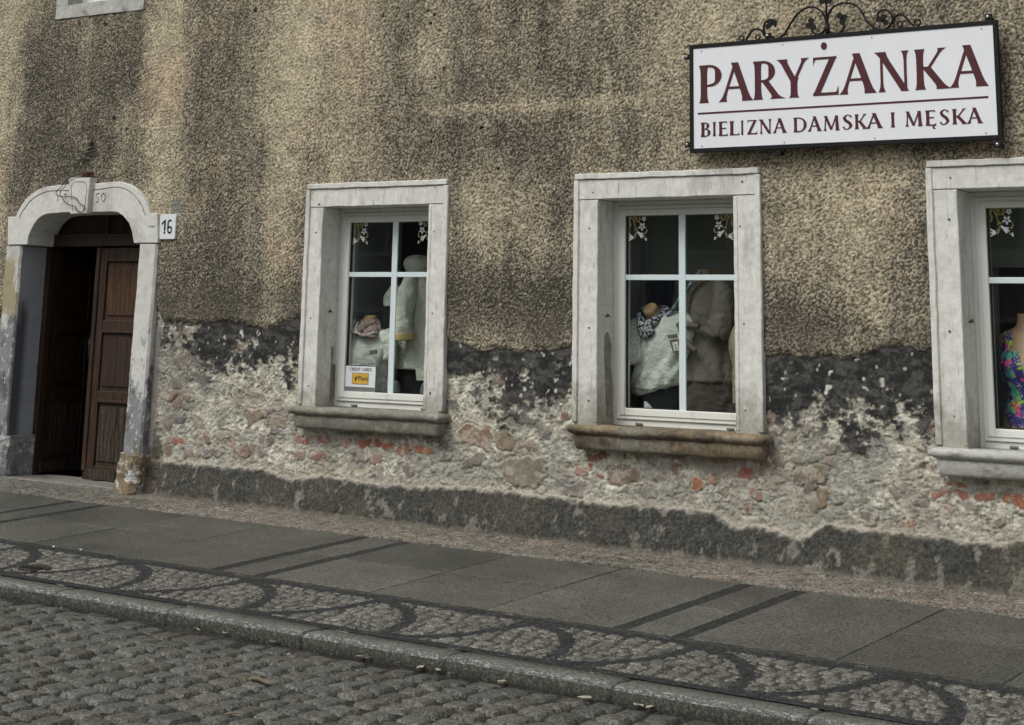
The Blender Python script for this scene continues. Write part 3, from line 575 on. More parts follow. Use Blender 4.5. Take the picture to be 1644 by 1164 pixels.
# interiors
def room(name, x0, x1, y0, y1, z0, z1, m, label):
    mb = MB(); bm = mb.bm
    mb.box(x0, x1, y0, y1, z0, z1)
    for f in [f for f in bm.faces if abs(f.calc_center_median().y-y0) < 1e-5]: bm.faces.remove(f)
    return mb.build(name, m, B, label=label)
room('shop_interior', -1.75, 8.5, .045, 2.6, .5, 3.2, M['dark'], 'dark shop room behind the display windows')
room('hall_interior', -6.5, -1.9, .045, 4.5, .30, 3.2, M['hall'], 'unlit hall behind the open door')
for wd in WIN:
    a, b = wd['i']; mb = MB(); mb.box(a-.16, a-.06, .342, .95, 1.067, 2.6); mb.box(b+.06, b+.16, .342, .95, 1.067, 2.6); mb.box(a-.06, b+.06, .342, .95, 2.42, 2.5); mb.split('window_niche', M['niche'], B)
mb = MB(); mb.box(-1.7, 8.4, .36, 1.25, .98, 1.065); mb.build('display_shelf', M['whiteshelf'], B, bevel=.004)

# ------------------------------------------------------------------ window surrounds, sills, frames
def nail(mb, x, z, y, r=.006): mb.disc(x, z, r, y-.001, y+.004, 8)
sillm = ['sillgrey', 'sillochre', 'sillwhite']
sill_lab = ['grey weathered sill with soft rounded nosing', 'ochre brown sill with mossy rounded nosing', 'pale painted sill with a vertical crack']
sur_lab = ['white stone surround with square nail holes and chipped top corner', 'broad white stone surround with flaking paint inside the left reveal', 'white stone surround nearest the right edge']
DEC_G = [[(175,560),(225,540),(225,420),(190,330),(185,260),(240,215),(300,250),(350,330),(400,440),(435,560)], [(200,400),(285,450)], [(185,330),(245,365)], [(435,560),(470,600),(565,600)], [(440,560),(410,680)], [(440,560),(500,670)], [(330,190),(400,185),(470,230),(490,290)], [(410,345),(540,335),(595,270),(590,200),(550,170)], [(545,335),(615,390)], [(630,268),(690,262)], [(370,300),(420,250),(450,200)], [(385,810),(430,830),(435,900),(400,965)], [(455,720),(485,860)], [(870,600),(890,660),(870,740),(810,790)], [(760,910),(850,965)]]
DEC_W = {'petals': [(765, 250, 95, 50), (705, 520, 140, 60)], 'tulip': [(180,770),(230,800),(310,830),(360,870),(380,915),(350,960),(290,985),(215,1035),(180,1030),(215,985),(270,940),(175,925),(185,890),(270,895),(225,850),(185,800)],
         'lily': [(495,720),(540,680),(620,730),(700,745),(765,735),(775,760),(720,800),(800,850),(790,875),(720,870),(720,920),(690,940),(650,890),(580,800)], 'bud': [(850,965),(870,915),(900,905),(895,945),(915,1020),(880,1030)]}
for wi, wd in enumerate(WIN):
    o0, o1 = wd['o']; i0, i1 = wd['i']; sz = wd['sz']
    mb = MB()
    # jambs and lintel as butted blocks, reveal continues inward
    mb.box(o0, i0, -.030, .34, sz-.02, ZL-.002); mb.box(i1, o1, -.030, .34, sz-.02, ZL-.002)
    mb.box(o0, o1, -.034, .34, ZL, ZT-.037)
    mb.box(o0+.002, o1-.002, -.046, .30, ZT-.035, ZT)          # upper fillet
    mb.box(o0-.006, o0+.030, -.043, .02, sz+.012, ZT-.040); mb.box(o1-.030, o1+.006, -.043, .02, sz+.012, ZT-.040)
    mb.box(i0-.026, i0+.000, -.034, .02, sz+.014, ZL-.006); mb.box(i1, i1+.026, -.034, .02, sz+.014, ZL-.006)
    mb.slice(.05, 'xz').bevel(.004, 1).rough(.0032, 11)
    so_ = mb.build('window_surround', M['stonepaint'], B, label=sur_lab[wi])
    so_.data.materials.append(M['grime']); so_.data.materials.append(M['ochre'])
    mb = MB()
    for (x_, z_) in ((i0-.055, 2.20), (i0-.065, 1.60), (i0-.06, 1.16), (i1+.05, 2.20), (i1+.055, 1.62), (i1+.06, 1.14), (i0-.04, 2.37), (i1+.06, 2.42)): nail(mb, x_+random.uniform(-.01, .01), z_+random.uniform(-.04, .04), -.0375 if z_ > 2.34 else -.0335, random.uniform(.0035, .006))
    mb.split('nail_hole', M['black'], so_)
    # flaked cement on the left reveal
    if wi == 1:
        pts = [(i0, 1.02), (i0, 1.28), (i0, 1.50)]
        mb = MB(); prof = [(.075, 1.06), (.068, 1.2), (.060, 1.31), (.052, 1.44), (.058, 1.53), (.085, 1.555), (.112, 1.52), (.128, 1.47), (.125, 1.35), (.140, 1.26), (.138, 1.06)]
        a = [mb.bm.verts.new((i0+.006, p[0], p[1])) for p in prof]; b2 = [mb.bm.verts.new((i0-.01, p[0], p[1])) for p in prof]
        mb._f(a); mb._f(b2[::-1])
        for k in range(len(prof)): mb._f([a[k], b2[k], b2[(k+1) % len(prof)], a[(k+1) % len(prof)]])
        mb.build('bare_cement_patch', M['sillgrey'], so_)
    if wi == 0:
        mb = MB(); mb.box(i0+.0015, i0+.004, .115, .135, 1.06, 1.42); mb.box(i0-.01, i0+.0055, .120, .16, 1.08, 1.30); mb.slice(.03, 'z').rough(.003, 30); mb.build('bare_cement_patch', M['sillgrey'], so_)
    mb = MB(); mb.tube([(i0-.005, .07, 1.645), (i0+.02, .068, 1.65)], .006, 6); mb.tube([(i0+.018, .06, 1.66), (i0+.018, .085, 1.643)], .004, 6); mb.build('hinge_pin', M['rust'], so_)
    # sill, lofted profile with returned ends
    s0, s1 = {0: (-1.135, .118), 1: (1.055, 2.340), 2: (3.29, 4.62)}[wi]
    dz = sz-1.005
    prof = [(.866, .060), (.870, .045), (.880, .038), (.936, .026), (.945, .028), (.949, .036), (.954, .020), (.962, .006), (.975, .000), (.988, .001), (1.000, .010), (1.007, .028)]
    mb = MB(); rings = []
    for z_, ins in prof:
        a0, a1, yf = s0+ins, s1-ins, -.118+ins
        n = 40; ring = [(a0+(a1-a0)*k/n, yf, z_+dz) for k in range(n+1)]+[(a1, yf+(.20-yf)*k/4, z_+dz) for k in range(1, 5)]+[(a1+(a0-a1)*k/n, .20, z_+dz) for k in range(1, n+1)]+[(a0, .20+(yf-.20)*k/4, z_+dz) for k in range(1, 4)]
        rings.append(ring)
    mb.grid(rings); mb.rough(.0055 if wi < 2 else .003, 9)
    so_ = mb.build('window_sill', M[sillm[wi]], B, smooth=True, label=sill_lab[wi])
    # frame
    yb = .165; p0, p1 = wd['pane']; pz0, pz1 = sz+.103, 2.272
    mb = MB()
    def ring_frame(a0, a1, b0, b1, wdt, wb, y0, y1):
        mb.box(a0, a0+wdt, y0, y1, b0, b1); mb.box(a1-wdt, a1, y0, y1, b0, b1); mb.box(a0+wdt, a1-wdt, y0+.0004, y1, b1-wdt, b1); mb.box(a0+wdt, a1-wdt, y0+.0004, y1, b0, b0+wb)
    ring_frame(i0-.002, i1+.002, sz+.0, ZL-.001, .028, .036, yb, yb+.07)
    ring_frame(i0+.028, i1-.028, sz+.038, ZL-.031, .022, .022, yb-.012, yb+.06)
    ring_frame(i0+.050, i1-.050, sz+.060, ZL-.053, p0-i0-.050, pz0-sz-.060, yb-.018, yb+.05)
    fr = mb.build('window', M['pvc'], B, bevel=.004, label=['narrow white plastic window with card sticker, nearest the door', 'white plastic window between the other two ground floor windows', 'white plastic window cut by the right edge'][wi])
    mb = MB(); ring_frame2 = [(p0-.004, p0+.006, pz0-.004, pz1+.004), (p1-.006, p1+.004, pz0-.004, pz1+.004), (p0+.006, p1-.006, pz0-.004, pz0+.006), (p0+.006, p1-.006, pz1-.006, pz1+.004)]
    for a in ring_frame2: mb.box(a[0], a[1], yb-.001, yb+.02, a[2], a[3])
    mb.build('gasket', M['gasket'], fr)
    mb = MB(); mb.box(p0-.004, p1+.004, yb+.004, yb+.010, pz0-.004, pz1+.004); mb.build('pane', M['glass'], fr)
    mb = MB(); mb.box(wd['mx']-.022, wd['mx']+.022, yb-.0095, yb+.002, pz0, pz1)
    mb.build('glazing_bar', M['pvcblue'], fr, bevel=.002)
    mb = MB(); mb.box(p0, wd['mx']-.0225, yb-.008, yb+.002, wd['mz']-.016, wd['mz']+.016); mb.box(wd['mx']+.0225, p1, yb-.008, yb+.002, wd['mz']-.016, wd['mz']+.016)
    mb.disc(wd['mx'], wd['mz'], .005, yb-.012, yb-.009, 8)
    mb.build('glazing_bar', M['pvcblue'], fr, bevel=.002)
    mb = MB()
    for fx in (i0+.18, i1-.13): mb.box(fx-.022, fx+.022, yb-.014, yb+.0, sz+.006, sz+.020)
    mb.split('drain_cap', M['greyprint'], fr, bevel=.003)
    # flower decals in the two upper corners
    ref = XZ([(0, 0)], .168, (1582.8, 332.5), 19.4)[0]
    for side in (0, 1):
        mb = MB(); yy = yb+.0025
        def cv(p):
            q = XZ([p], .168, (1580, 330), 19.4)[0]; dx = q[0]-ref[0]; dz_ = q[1]-ref[1]
            return ((p0+dx) if side == 0 else (p1-dx), pz1+dz_)
        mb.mi = 1
        for j, g in enumerate(DEC_G):
            pts = [cv(p) for p in g]
            if len(pts) > 2: pts = [tuple(q) for q in smooth_path(pts, 4)]
            n = len(pts); o_, i_ = [], []
            for kk, pnt in enumerate(pts):
                t_ = np.array(pts[min(kk+1, n-1)])-np.array(pts[max(kk-1, 0)]); t_ = t_/(np.linalg.norm(t_)+1e-9); wv = .0045*(1-.35*abs(2*kk/(n-1)-1))
                o_.append((pnt[0]-t_[1]*wv, pnt[1]+t_[0]*wv)); i_.append((pnt[0]+t_[1]*wv, pnt[1]-t_[0]*wv))
            mb.prism(o_+i_[::-1], yy-.0003*(j % 4), yy+.001)
        mb.mi = 0
        for (cx, cy, R_, r_) in DEC_W['petals']:
            for k in range(5):
                a = k*2*math.pi/5+.3; c_ = (cx+R_*.62*math.cos(a), cy+R_*.62*math.sin(a)); px_, py_ = math.cos(a), math.sin(a)
                pt = [cv((c_[0]+R_*.42*math.cos(b)*px_-R_*.26*math.sin(b)*py_, c_[1]+R_*.42*math.cos(b)*py_+R_*.26*math.sin(b)*px_)) for b in [q*math.pi/5 for q in range(10)]]
                mb.prism(pt, yy-.0014-.0002*(k % 3), yy+.001)
        for nme in ('tulip', 'lily', 'bud'): mb.prism([cv(p) for p in DEC_W[nme]], yy-.0012, yy+.001)
        mb.build('flower_decal', [M['plate'], M['gold']], fr)

# upper storey window (only its foot shows)
mb = MB(); mb.box(UW[0]-.02, UW[1]+.02, -.028, .30, UW[2]-.02, UW[2]+.085); mb.box(UW[0]-.02, UW[0]+.11, -.026, .30, UW[2]+.087, 5.5); mb.box(UW[1]-.11, UW[1]+.02, -.026, .30, UW[2]+.087, 5.5); mb.box(UW[0]-.02, UW[1]+.02, -.03, .3, 5.5, 5.66)
mb.slice(.06, 'xz').rough(.006, 9); mb.build('window_surround', M['sillwhite'], B, label='grey chipped plaster surround of the upper window')
mb = MB(); mb.box(UW[0]+.11, UW[1]-.11, .08, .3, UW[2]+.086, UW[2]+.10); mb.build('window_sill', M['sillwhite'], B)
mb = MB(); a0, a1, b0, b1 = UW[0]+.11, UW[1]-.11, UW[2]+.10, 5.49
def fr_(a0, a1, b0, b1, t, y0, y1): mb.box(a0, a0+t, y0, y1, b0, b1); mb.box(a1-t, a1, y0, y1, b0, b1); mb.box(a0+t, a1-t, y0, y1, b1-t, b1); mb.box(a0+t, a1-t, y0, y1, b0, b0+t)
fr_(a0, a1, b0, b1, .05, .12, .2); mb.box((a0+a1)/2-.04, (a0+a1)/2+.04, .11, .2, b0+.05, b1-.05); mb.box(a0+.05, (a0+a1)/2-.04, .125, .19, 4.85, 4.90); mb.box((a0+a1)/2+.04, a1-.05, .125, .19, 4.85, 4.90)
fr = mb.build('window', M['pvc'], B, bevel=.003, label='upper window cut by the top edge above the door')
mb = MB(); mb.box(a0+.04, a1-.04, .16, .166, b0+.04, b1-.04); mb.build('pane', M['glass'], fr)
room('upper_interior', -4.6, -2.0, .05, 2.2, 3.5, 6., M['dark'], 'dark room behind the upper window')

# ------------------------------------------------------------------ door
zb = G(-3.3, -.1)+.0
mb = MB(); mb.prism(arch_poly, -.052, .24)
mb.slice(.05, 'xz').bevel(.004, 1).rough(.002, 10)
ds = mb.build('door_surround', [M['doorstone']], B, label='white stone door surround with basket arch and stained columns')
def col(x0, x1, y_top, y_bot, z0, z1, m, name='door_column', lab=None, yb=.30, amp=.004, bl=.015):
    mb = MB(); n = 24
    rings = []
    for k in range(n+1):
        t = k/n; z_ = z0+(z1-z0)*t; y_ = y_bot+(y_top-y_bot)*t
        rings.append([(x0, y_+bl, z_), (x0+bl, y_, z_), ((x0+x1)/2, y_-.002, z_), (x1-bl, y_, z_), (x1, y_+bl, z_), (x1, (y_+yb)/2, z_), (x1, yb, z_), (x0, yb, z_), (x0, (y_+yb)/2, z_)])
    mb.grid(rings); mb.rough(amp, 12); return mb.build(name, m, ds, label=lab)
col(DXR, DOR, -.044, -.074, .62, DIMP-.006, M['colR'], 'column', 'right door column, clean white above and flaking grey below', amp=.005)
col(DXR-.022, DOR+.008, -.105, -.145, zb-.05, .638, M['basebrown'], 'base_block', 'whitewashed battered base block with brown broken side', amp=.016, bl=.04)
col(DOL+.002, DXL-.002, -.040, -.026, .68, DIMP-.006, M['colL'], 'column', 'left door column, ochre stained above and peeling grey below', amp=.005)
col(DOL-.01, DXL+.03, -.055, -.075, zb-.05, .698, M['grime'], 'base_block', 'cracked base block left of the door', amp=.014, bl=.03)
# incised line following the arch, date, keystone
def offs(poly, d):
    c = np.array([-3.34, 2.15]); return [tuple(np.array(p)+(c-np.array(p))/np.linalg.norm(c-np.array(p))*d) for p in poly]
li = arch_out[2:-2]; li = offs(li, .05)
mb = MB(); mb.tube([(x_, -.0535, z_) for x_, z_ in smooth_path(li, 3)], .0030, 5)
mb.tube([(DOR-.03, -.053, DIMP+.12), (DOR-.09, -.053, DIMP+.12)], .003, 5)
z4 = lambda pts: [(a, -.0535, b) for a, b in XZ(pts, -.053, (60, 220), 6.468)]
for g in ([(213,600),(213,670)], [(275,590),(300,590),(285,640)], [(645,580),(615,590),(618,620),(632,640),(628,668),(606,675)]): mb.tube(z4(g), .0038, 5)
mb.tube([tuple(q) for q in smooth_path(z4([(690,580),(672,600),(665,630),(672,660),(690,662),(704,630),(702,595),(690,580)]), 3)], .0038, 5)
mb.build('incised_date', M['sillgrey'], ds, label='date 17 50 cut into the arch')
kp = XZ([(325,425),(552,422),(520,795),(345,800)], -.09, (60, 220), 6.468)
mb = MB(); mb.prism(kp, -.095, .02); mb.slice(.04, 'xz').bevel(.004, 1).rough(.002, 14); ks = mb.build('keystone', M['doorstone'], ds)
mb = MB(); mb.tube([(a, -.096, b) for a, b in XZ([(350,530),(362,490),(390,463),(488,463),(508,490),(512,560),(500,650),(490,770)], -.095, (60, 220), 6.468)], .0026, 5); mb.tube([(a, -.096, b) for a, b in XZ([(350,530),(358,640),(366,770)], -.095, (60, 220), 6.468)], .0022, 5)
ks_l = mb.build('incised_panel', M['sillgrey'], ds)
# threshold and jamb lining
mb = MB(); mb.box(DXL-.05, DXR+.05, -.06, .40, zb-.10, zb+.028); mb.slice(.05, 'x').bevel(.006, 1).rough(.005, 9); mb.build('threshold', M['threshold'], B, label='worn pale stone threshold of the doorway')
mb = MB(); mb.box(DXL-.01, DXR+.01, .215, .30, 2.115, 2.205); mb.box(DXL-.02, DXR+.02, .205, .24, 2.185, 2.207); tb = mb.build('transom_bar', M['wood'], B, bevel=.004)
mb = MB(); mb.box(DXL+.08, DXR-.08, .262, .285, 2.207, 2.42); mb.box(-3.37, -3.33, .245, .262, 2.207, 2.40)
tl = mb.build('transom_light', M['wood'], B)
mb = MB(); mb.box(DXL-.01, DXL+.045, .225, .29, zb+.03, 2.113); mb.box(DXR-.045, DXR+.01, .225, .29, zb+.03, 2.113); mb.split('door_frame', M['wood'], B, bevel=.004)
def leaf(w_, h_, name_label):       # local: hinge at x=0, leaf spans +x, thickness in y 0..0.045, front at y=0
    mb = MB(); st = .095
    zz = [0, .10, .56, .66, 1.08, 1.19, h_-.13, h_]
    mb.box(0, st, 0, .045, 0, h_); mb.box(w_-st, w_, 0, .045, 0, h_)
    for a, b in ((0, .10), (.56, .64), (1.07, 1.16), (h_-.10, h_)): mb.box(st, w_-st, .0008, .0445, a, b)
    return mb, st
def make_leaf(loc, rot, w_, h_, lab, dark):
    e_mb, st = leaf(w_, h_, lab)
    e_mb.slice(.09, 'z').rough(.0012, 9)
    o = e_mb.build('door_leaf', M['wood'], None, label=lab, bevel=.004)
    o.parent = B; o.location = Vector(loc)-Vector(B.location); o.rotation_euler = (0, 0, rot)
    for k, (a, b) in enumerate(((.10, .56), (.64, 1.07), (1.16, h_-.10))):
        mb = MB(); mb.box(st-.004, w_-st+.004, .016, .034, a-.004, b+.004)
        mb.box(st+.028, w_-st-.028, .006, .018, a+.035, b-.035)
        for j in range(2): 
            xx = st+.03+(w_-2*st-.06)*(j+1)/3; mb.box(xx-.0015, xx+.0015, .0045, .0062, a+.035, b-.035)
        p = mb.build('panel', M['woodlight'] if (k == 2 and not dark) else M['wood'] if k else M['woodgrey'], o, bevel=.005)
    mb = MB()
    mb.box(st, st+.012, -.004, .02, .10, .56); mb.box(st, w_-st, -.006, .02, .555, .575); mb.box(st, w_-st, -.006, .02, 1.065, 1.08); mb.box(st, w_-st, -.006, .02, h_-.105, h_-.09)
    mb.split('moulding', M['wood'], o, bevel=.003)
    mb = MB(); mb.box(-.0, w_, -.022, .01, .015, .085) if dark else mb.box(0.0, w_, -.008, .002, .0, .075); mb.slice(.05, 'x').rough(.002, 20); mb.build('kick_board', M['woodgrey'], o, bevel=.003)
    return o
lh = 2.11-zb-.04
rl = make_leaf((-3.417, .245, zb+.035), 0, .66, lh, 'closed right door leaf with worn orange brown upper panel', False)
ll = make_leaf((-3.94, .275, zb+.035), math.radians(98), .56, lh, 'left door leaf swung inward into the dark hall', True)
mb = MB(); mb.box(-.012, .028, -.014, .012, .06, lh); mb.build('cover_strip', M['wood'], rl, bevel=.005)
mb = MB(); mb.box(.495, .525, -.008, .002, .86, 1.05); mb.tube([(.51, -.004, .98), (.51, -.05, .98), (.50, -.055, .98), (.42, -.055, .975)], .009, 8); mb.build('handle', M['chrome'], ll, smooth=True)

# ------------------------------------------------------------------ house number plate
pl = [at(*q, -.02) for q in ((255, 345), (284, 343), (284, 382), (256, 386))]
x0, x1, z0, z1 = -2.512, -2.350, 2.142, 2.320
E_ = empty('number_plate', (x0, -.02, z0), 'small white enamel house number plate reading 16 beside the door arch', 'number plate')
mb = MB(); r_ = .012; n = 5; pts = []
for cx, cz, a0 in ((x1-r_, z0+r_, -90), (x1-r_, z1-r_, 0), (x0+r_, z1-r_, 90), (x0+r_, z0+r_, 180)):
    for k in range(n): a = math.radians(a0+90*k/(n-1)); pts.append((cx+r_*math.cos(a), cz+r_*math.sin(a)))
mb.prism(pts, -.034, -.008); mb.build('plate', M['plate'], E_, bevel=.002)
mb = MB(); wz_ = z1-z0; ww = x1-x0
def q16(pts): return [(x0+a*ww, z0+b*wz_) for a, b in pts]
mb.prism(q16([(.30, .22), (.40, .22), (.40, .31), (.30, .31)]), -.0355, -.033); mb.prism(q16([(.30, .34), (.40, .34), (.40, .78), (.31, .78), (.30, .70)]), -.0355, -.033); mb.prism(q16([(.14, .60), (.16, .66), (.29, .76), (.29, .67), (.17, .57)]), -.0356, -.033)
def q6(a0, a1, cx, cy, rx, ry, w_, d=0):
    o_, i_ = [], []
    for k in range(15): a = math.radians(a0+(a1-a0)*k/14); o_.append((cx+rx*math.cos(a), cy+ry*math.sin(a))); i_.append((cx+(rx-w_)*math.cos(a), cy+(ry-w_*.9)*math.sin(a)))
    mb.prism(q16(o_+i_[::-1]), -.0355-d, -.033)
q6(-165, -15, .66, .385, .155, .17, .085); q6(5, 175, .66, .365, .155, .17, .085); mb.prism(q16([(.505, .37), (.585, .37), (.585, .66), (.505, .64)]), -.0358, -.033); q6(50, 178, .66, .63, .155, .165, .08, .0004)
mb.build('numerals', M['black'], E_)

# ------------------------------------------------------------------ shop sign
SX0, SX1, SZ0, SZ1, SY = 1.884, 3.750, 2.592, 3.238, -.10
S = empty('shop_sign', (SX0, SY, SZ0), 'large white lingerie shop sign with maroon lettering in a black iron frame', 'sign')
mb = MB(); mb.box(SX0+.02, SX1-.02, SY-.004, SY+.006, SZ0+.02, SZ1-.02); mb.build('panel', M['signwhite'], S)
mb = MB(); fw = .025
mb.box(SX0, SX0+fw, SY-.009, SY+.016, SZ0, SZ1); mb.box(SX1-fw, SX1, SY-.009, SY+.016, SZ0, SZ1); mb.box(SX0+fw, SX1-fw, SY-.0085, SY+.0155, SZ1-fw, SZ1); mb.box(SX0+fw, SX1-fw, SY-.0085, SY+.0155, SZ0, SZ0+fw)
for (bx_, bz) in ((SX0-.02, SZ1-.07), (SX0-.02, SZ0+.05), (SX1-.05, SZ1+.02), (SX1-.03, SZ0-.025), (SX0+.51, SZ1+.018), (SX0+.56, SZ0-.018)): mb.box(bx_-.016, bx_+.022, SY-.004, SY+.012, bz-.016, bz+.016); mb.tube([(bx_, SY+.01, bz), (bx_, -.0, bz)], .009, 8)
mb.build('frame', M['iron'], S, bevel=.002)
mb = MB()
for (bx_, bz) in ((SX0-.02, SZ1-.07), (SX0-.02, SZ0+.05), (SX1-.05, SZ1+.02), (SX1-.03, SZ0-.025), (SX0+.51, SZ1+.018)):
    mb.grid([[(bx_+r*math.cos(a*.7854), SY-.004-d, bz+r*math.sin(a*.7854)) for a in range(8)] for d, r in ((0, .011), (.006, .010), (.010, .005))])
mb.split('bolt', M['chrome'], S, smooth=True)
mb = MB()
for t in (.03, .32, .62, .965): nail(mb, SX0+fw+(SX1-SX0-2*fw)*t, SZ1-fw-.018, SY-.005, .004); nail(mb, SX0+fw+(SX1-SX0-2*fw)*t, SZ0+fw+.012, SY-.005, .004)
mb.split('screw', M['greyprint'], S)
def xs_(u, v): return float(at(u, v, SY)[0])
big = [('P',1124,1159.5),('A',1156,1208),('R',1211,1256.7),('Y',1249.8,1299.4),('Ż',1303.7,1348),('A',1349.5,1406),('N',1408,1460),('K',1471,1525),('A',1526.5,1586)]
def slant(u): return 167.2-(u-1124.5)/(1585-1124.5)*30.6
zb_ = float(np.mean([at(u, slant(u), SY)[2] for u in (1124.5, 1300, 1585)])); Hb = float(at(1124.5, 106.8, SY)[2]-at(1124.5, 167.2, SY)[2])
letters([(c, xs_(a, slant(a)), xs_(b, slant(b))) for c, a, b in big], SY-.0055, zb_, Hb, .175, .062, S, 'large')
small = [('B',1126.4,1141.6),('I',1144.8,1150.4),('E',1155,1169.4),('L',1172.6,1188.1),('I',1190,1194.7),('Z',1199.6,1216.7),('N',1219.5,1238.7),('A',1241.7,1263.5),('D',1275,1296.3),('A',1298,1319.5),('M',1322.3,1348),('S',1353.2,1369.2),('K',1373.4,1393.8),('A',1391.8,1417.5),('I',1430.5,1438),('M',1453.6,1481.3),('Ę',1487.2,1504),('S',1509,1524.8),('K',1530.1,1554),('A',1553.4,1578)]
def slant2(u): return 220.8-(u-1126.4)/(1577-1126.4)*24.3
zs_ = float(np.mean([at(u, slant2(u), SY)[2] for u in (1126.4, 1350, 1577)])); Hs = float(at(1126.4, 198.2, SY)[2]-at(1126.4, 220.8, SY)[2])
letters([(c, xs_(a, slant2(a)), xs_(b, slant2(b))) for c, a, b in small], SY-.0055, zs_, Hs, .18, .07, S, 'small')
ru = [at(1121, 183.5, SY), at(1587, 155, SY)]; zr = (ru[0][2]+ru[1][2])/2
mb = MB(); mb.box(ru[0][0], ru[1][0], SY-.0055, SY, zr-.0055, zr+.0055); mb.build('rule_line', M['maroon'], S)
def sc(pts): return [(a, SY+.004, b) for a, b in XZ(pts, SY, (1160, 0), 4.835)]
mb = MB()
for pth in ([(425,300),(465,275),(500,230),(530,175),(570,120),(620,75),(670,55),(720,58),(770,95),(800,160),(795,220),(760,262),(710,258),(682,215)],
            [(812,250),(812,190),(820,110),(865,50),(940,22),(1020,35),(1075,85),(1110,150),(1160,205),(1220,228),(1280,215),(1315,165),(1305,105),(1255,75),(1210,95),(1205,125),(1225,150)],
            [(815,235),(850,255),(890,258),(930,235),(948,190)], [(430,305),(390,300),(345,285),(320,235),(325,185),(350,158),(385,152),(412,175),(405,210)], [(175,320),(200,275),(230,238),(270,225),(305,240),(320,275)],
            [(1325,190),(1330,145),(1355,118),(1390,112),(1425,140),(1450,170),(1485,200)], [(805,260),(803,180),(804,80),(803,0),(803,-60)], [(470,280),(480,262),(500,266)]):
    mb.tube([tuple(q) for q in smooth_path(sc(pth), 5)], .0058, 8, 1.5)
for cx, cy, r in ((148,295,18),(272,287,18),(1374,186,20),(1512,173,23)):
    mb.tube(sc([(cx+r*math.cos(a*.42), cy+r*math.sin(a*.42)) for a in range(16)]), .0045, 6, 1.5)
mb.box(sc([(793,0)])[0][0], sc([(820,0)])[0][0], SY-.006, SY+.012, SZ1-.002, SZ1+.06)
mb.build('scrollwork', M['iron'], S, smooth=True)
for cx, cy, an in ((695,190,200),(925,148,20),(1242,160,60),(380,190,120),(803,8,90)):
    mb = MB(); q = sc([(cx, cy)])[0]
    for k in range(3):
        a = math.radians(an+(k-1)*95); px_, pz_ = q[0]+.021*math.cos(a), q[2]+.021*math.sin(a)
        pts = [(px_+.019*math.cos(b)*(1+.12*math.sin(3*b+k)), pz_+.017*math.sin(b)) for b in [i*math.pi/6 for i in range(12)]]
        y_ = SY-.004-.003*k; mb.prism(pts, y_, y_+.0025)
    mb.box(q[0]-.008, q[0]+.008, SY-.002, SY+.004, q[2]-.008, q[2]+.008)
    mb.build('iron_leaf', M['iron'], S)

# ------------------------------------------------------------------ sticker on the first window
sy = .1605
st = XZ([(554.5, 587), (603.5, 589), (602, 630.5), (554, 627)], sy); a0, a1, b0, b1 = -.864, -.690, 1.140, st[0][1]
b0 = st[3][1]; a0 = st[3][0]; a1 = (st[1][0]+st[2][0])/2
K_ = empty('credit_sticker', (a0, sy, b0), 'small white and yellow card sticker low in the window nearest the door', 'sticker')
tilt = 0
mb = MB(); mb.box(a0, a1, sy-.002, sy, b0, b1); mb.mi = 1; mb.box(a0-.005, a1+.005, sy-.0008, sy+.0012, b0-.005, b1+.005); mb.mi = 2; mb.box(a0+.002, a1-.002, sy-.0028, sy-.001, b0+.002, b0+(b1-b0)*.17)
mb.build('card', [M['plate'], M['black'], M['greyprint']], K_)
W_, H_ = a1-a0, b1-b0
mb = MB(); mb.mi = 1; mb.box(a0+.22*W_, a0+.78*W_, sy-.003, sy-.001, b0+.27*H_, b0+.73*H_); mb.mi = 0; mb.box(a0+.235*W_, a0+.765*W_, sy-.0036, sy-.0022, b0+.29*H_, b0+.71*H_)
mb.mi = 2; mb.prism([(a0+u_*W_, b0+v_*H_) for u_, v_ in ((.25,.53),(.35,.54),(.41,.63),(.39,.50),(.36,.40),(.34,.40),(.335,.50))], sy-.0043, sy-.003)
mb.build('yellow_badge', [M['yellow'], M['greyprint'], M['black']], K_)
def text(body, size, loc, parent, m, name='lettering', label=None, sx=1.):
    cu = bpy.data.curves.new(name, 'FONT'); cu.body = body; cu.size = size; cu.extrude = .0004; cu.resolution_u = 3
    to = bpy.data.objects.new(name, cu); SC.collection.objects.link(to); bpy.context.view_layer.update()
    me = bpy.data.meshes.new_from_object(to.evaluated_get(bpy.context.evaluated_depsgraph_get())); bpy.data.objects.remove(to)
    me.transform(Matrix.Translation(loc) @ Matrix.Rotation(math.pi/2, 4, 'X') @ Matrix.Diagonal((sx, 1, 1, 1))); me.materials.append(m)
    return link(name, me, parent, label)
text('CREDIT CARDS', .030, (a0+.14*W_, sy-.0030, b0+.81*H_), K_, M['black'], label='black heading on the sticker', sx=.62*W_/.174)
text('Piast', .040, (a0+.43*W_, sy-.0045, b0+.44*H_), K_, M['black'], label='black word on the yellow badge', sx=.78*W_/.174)

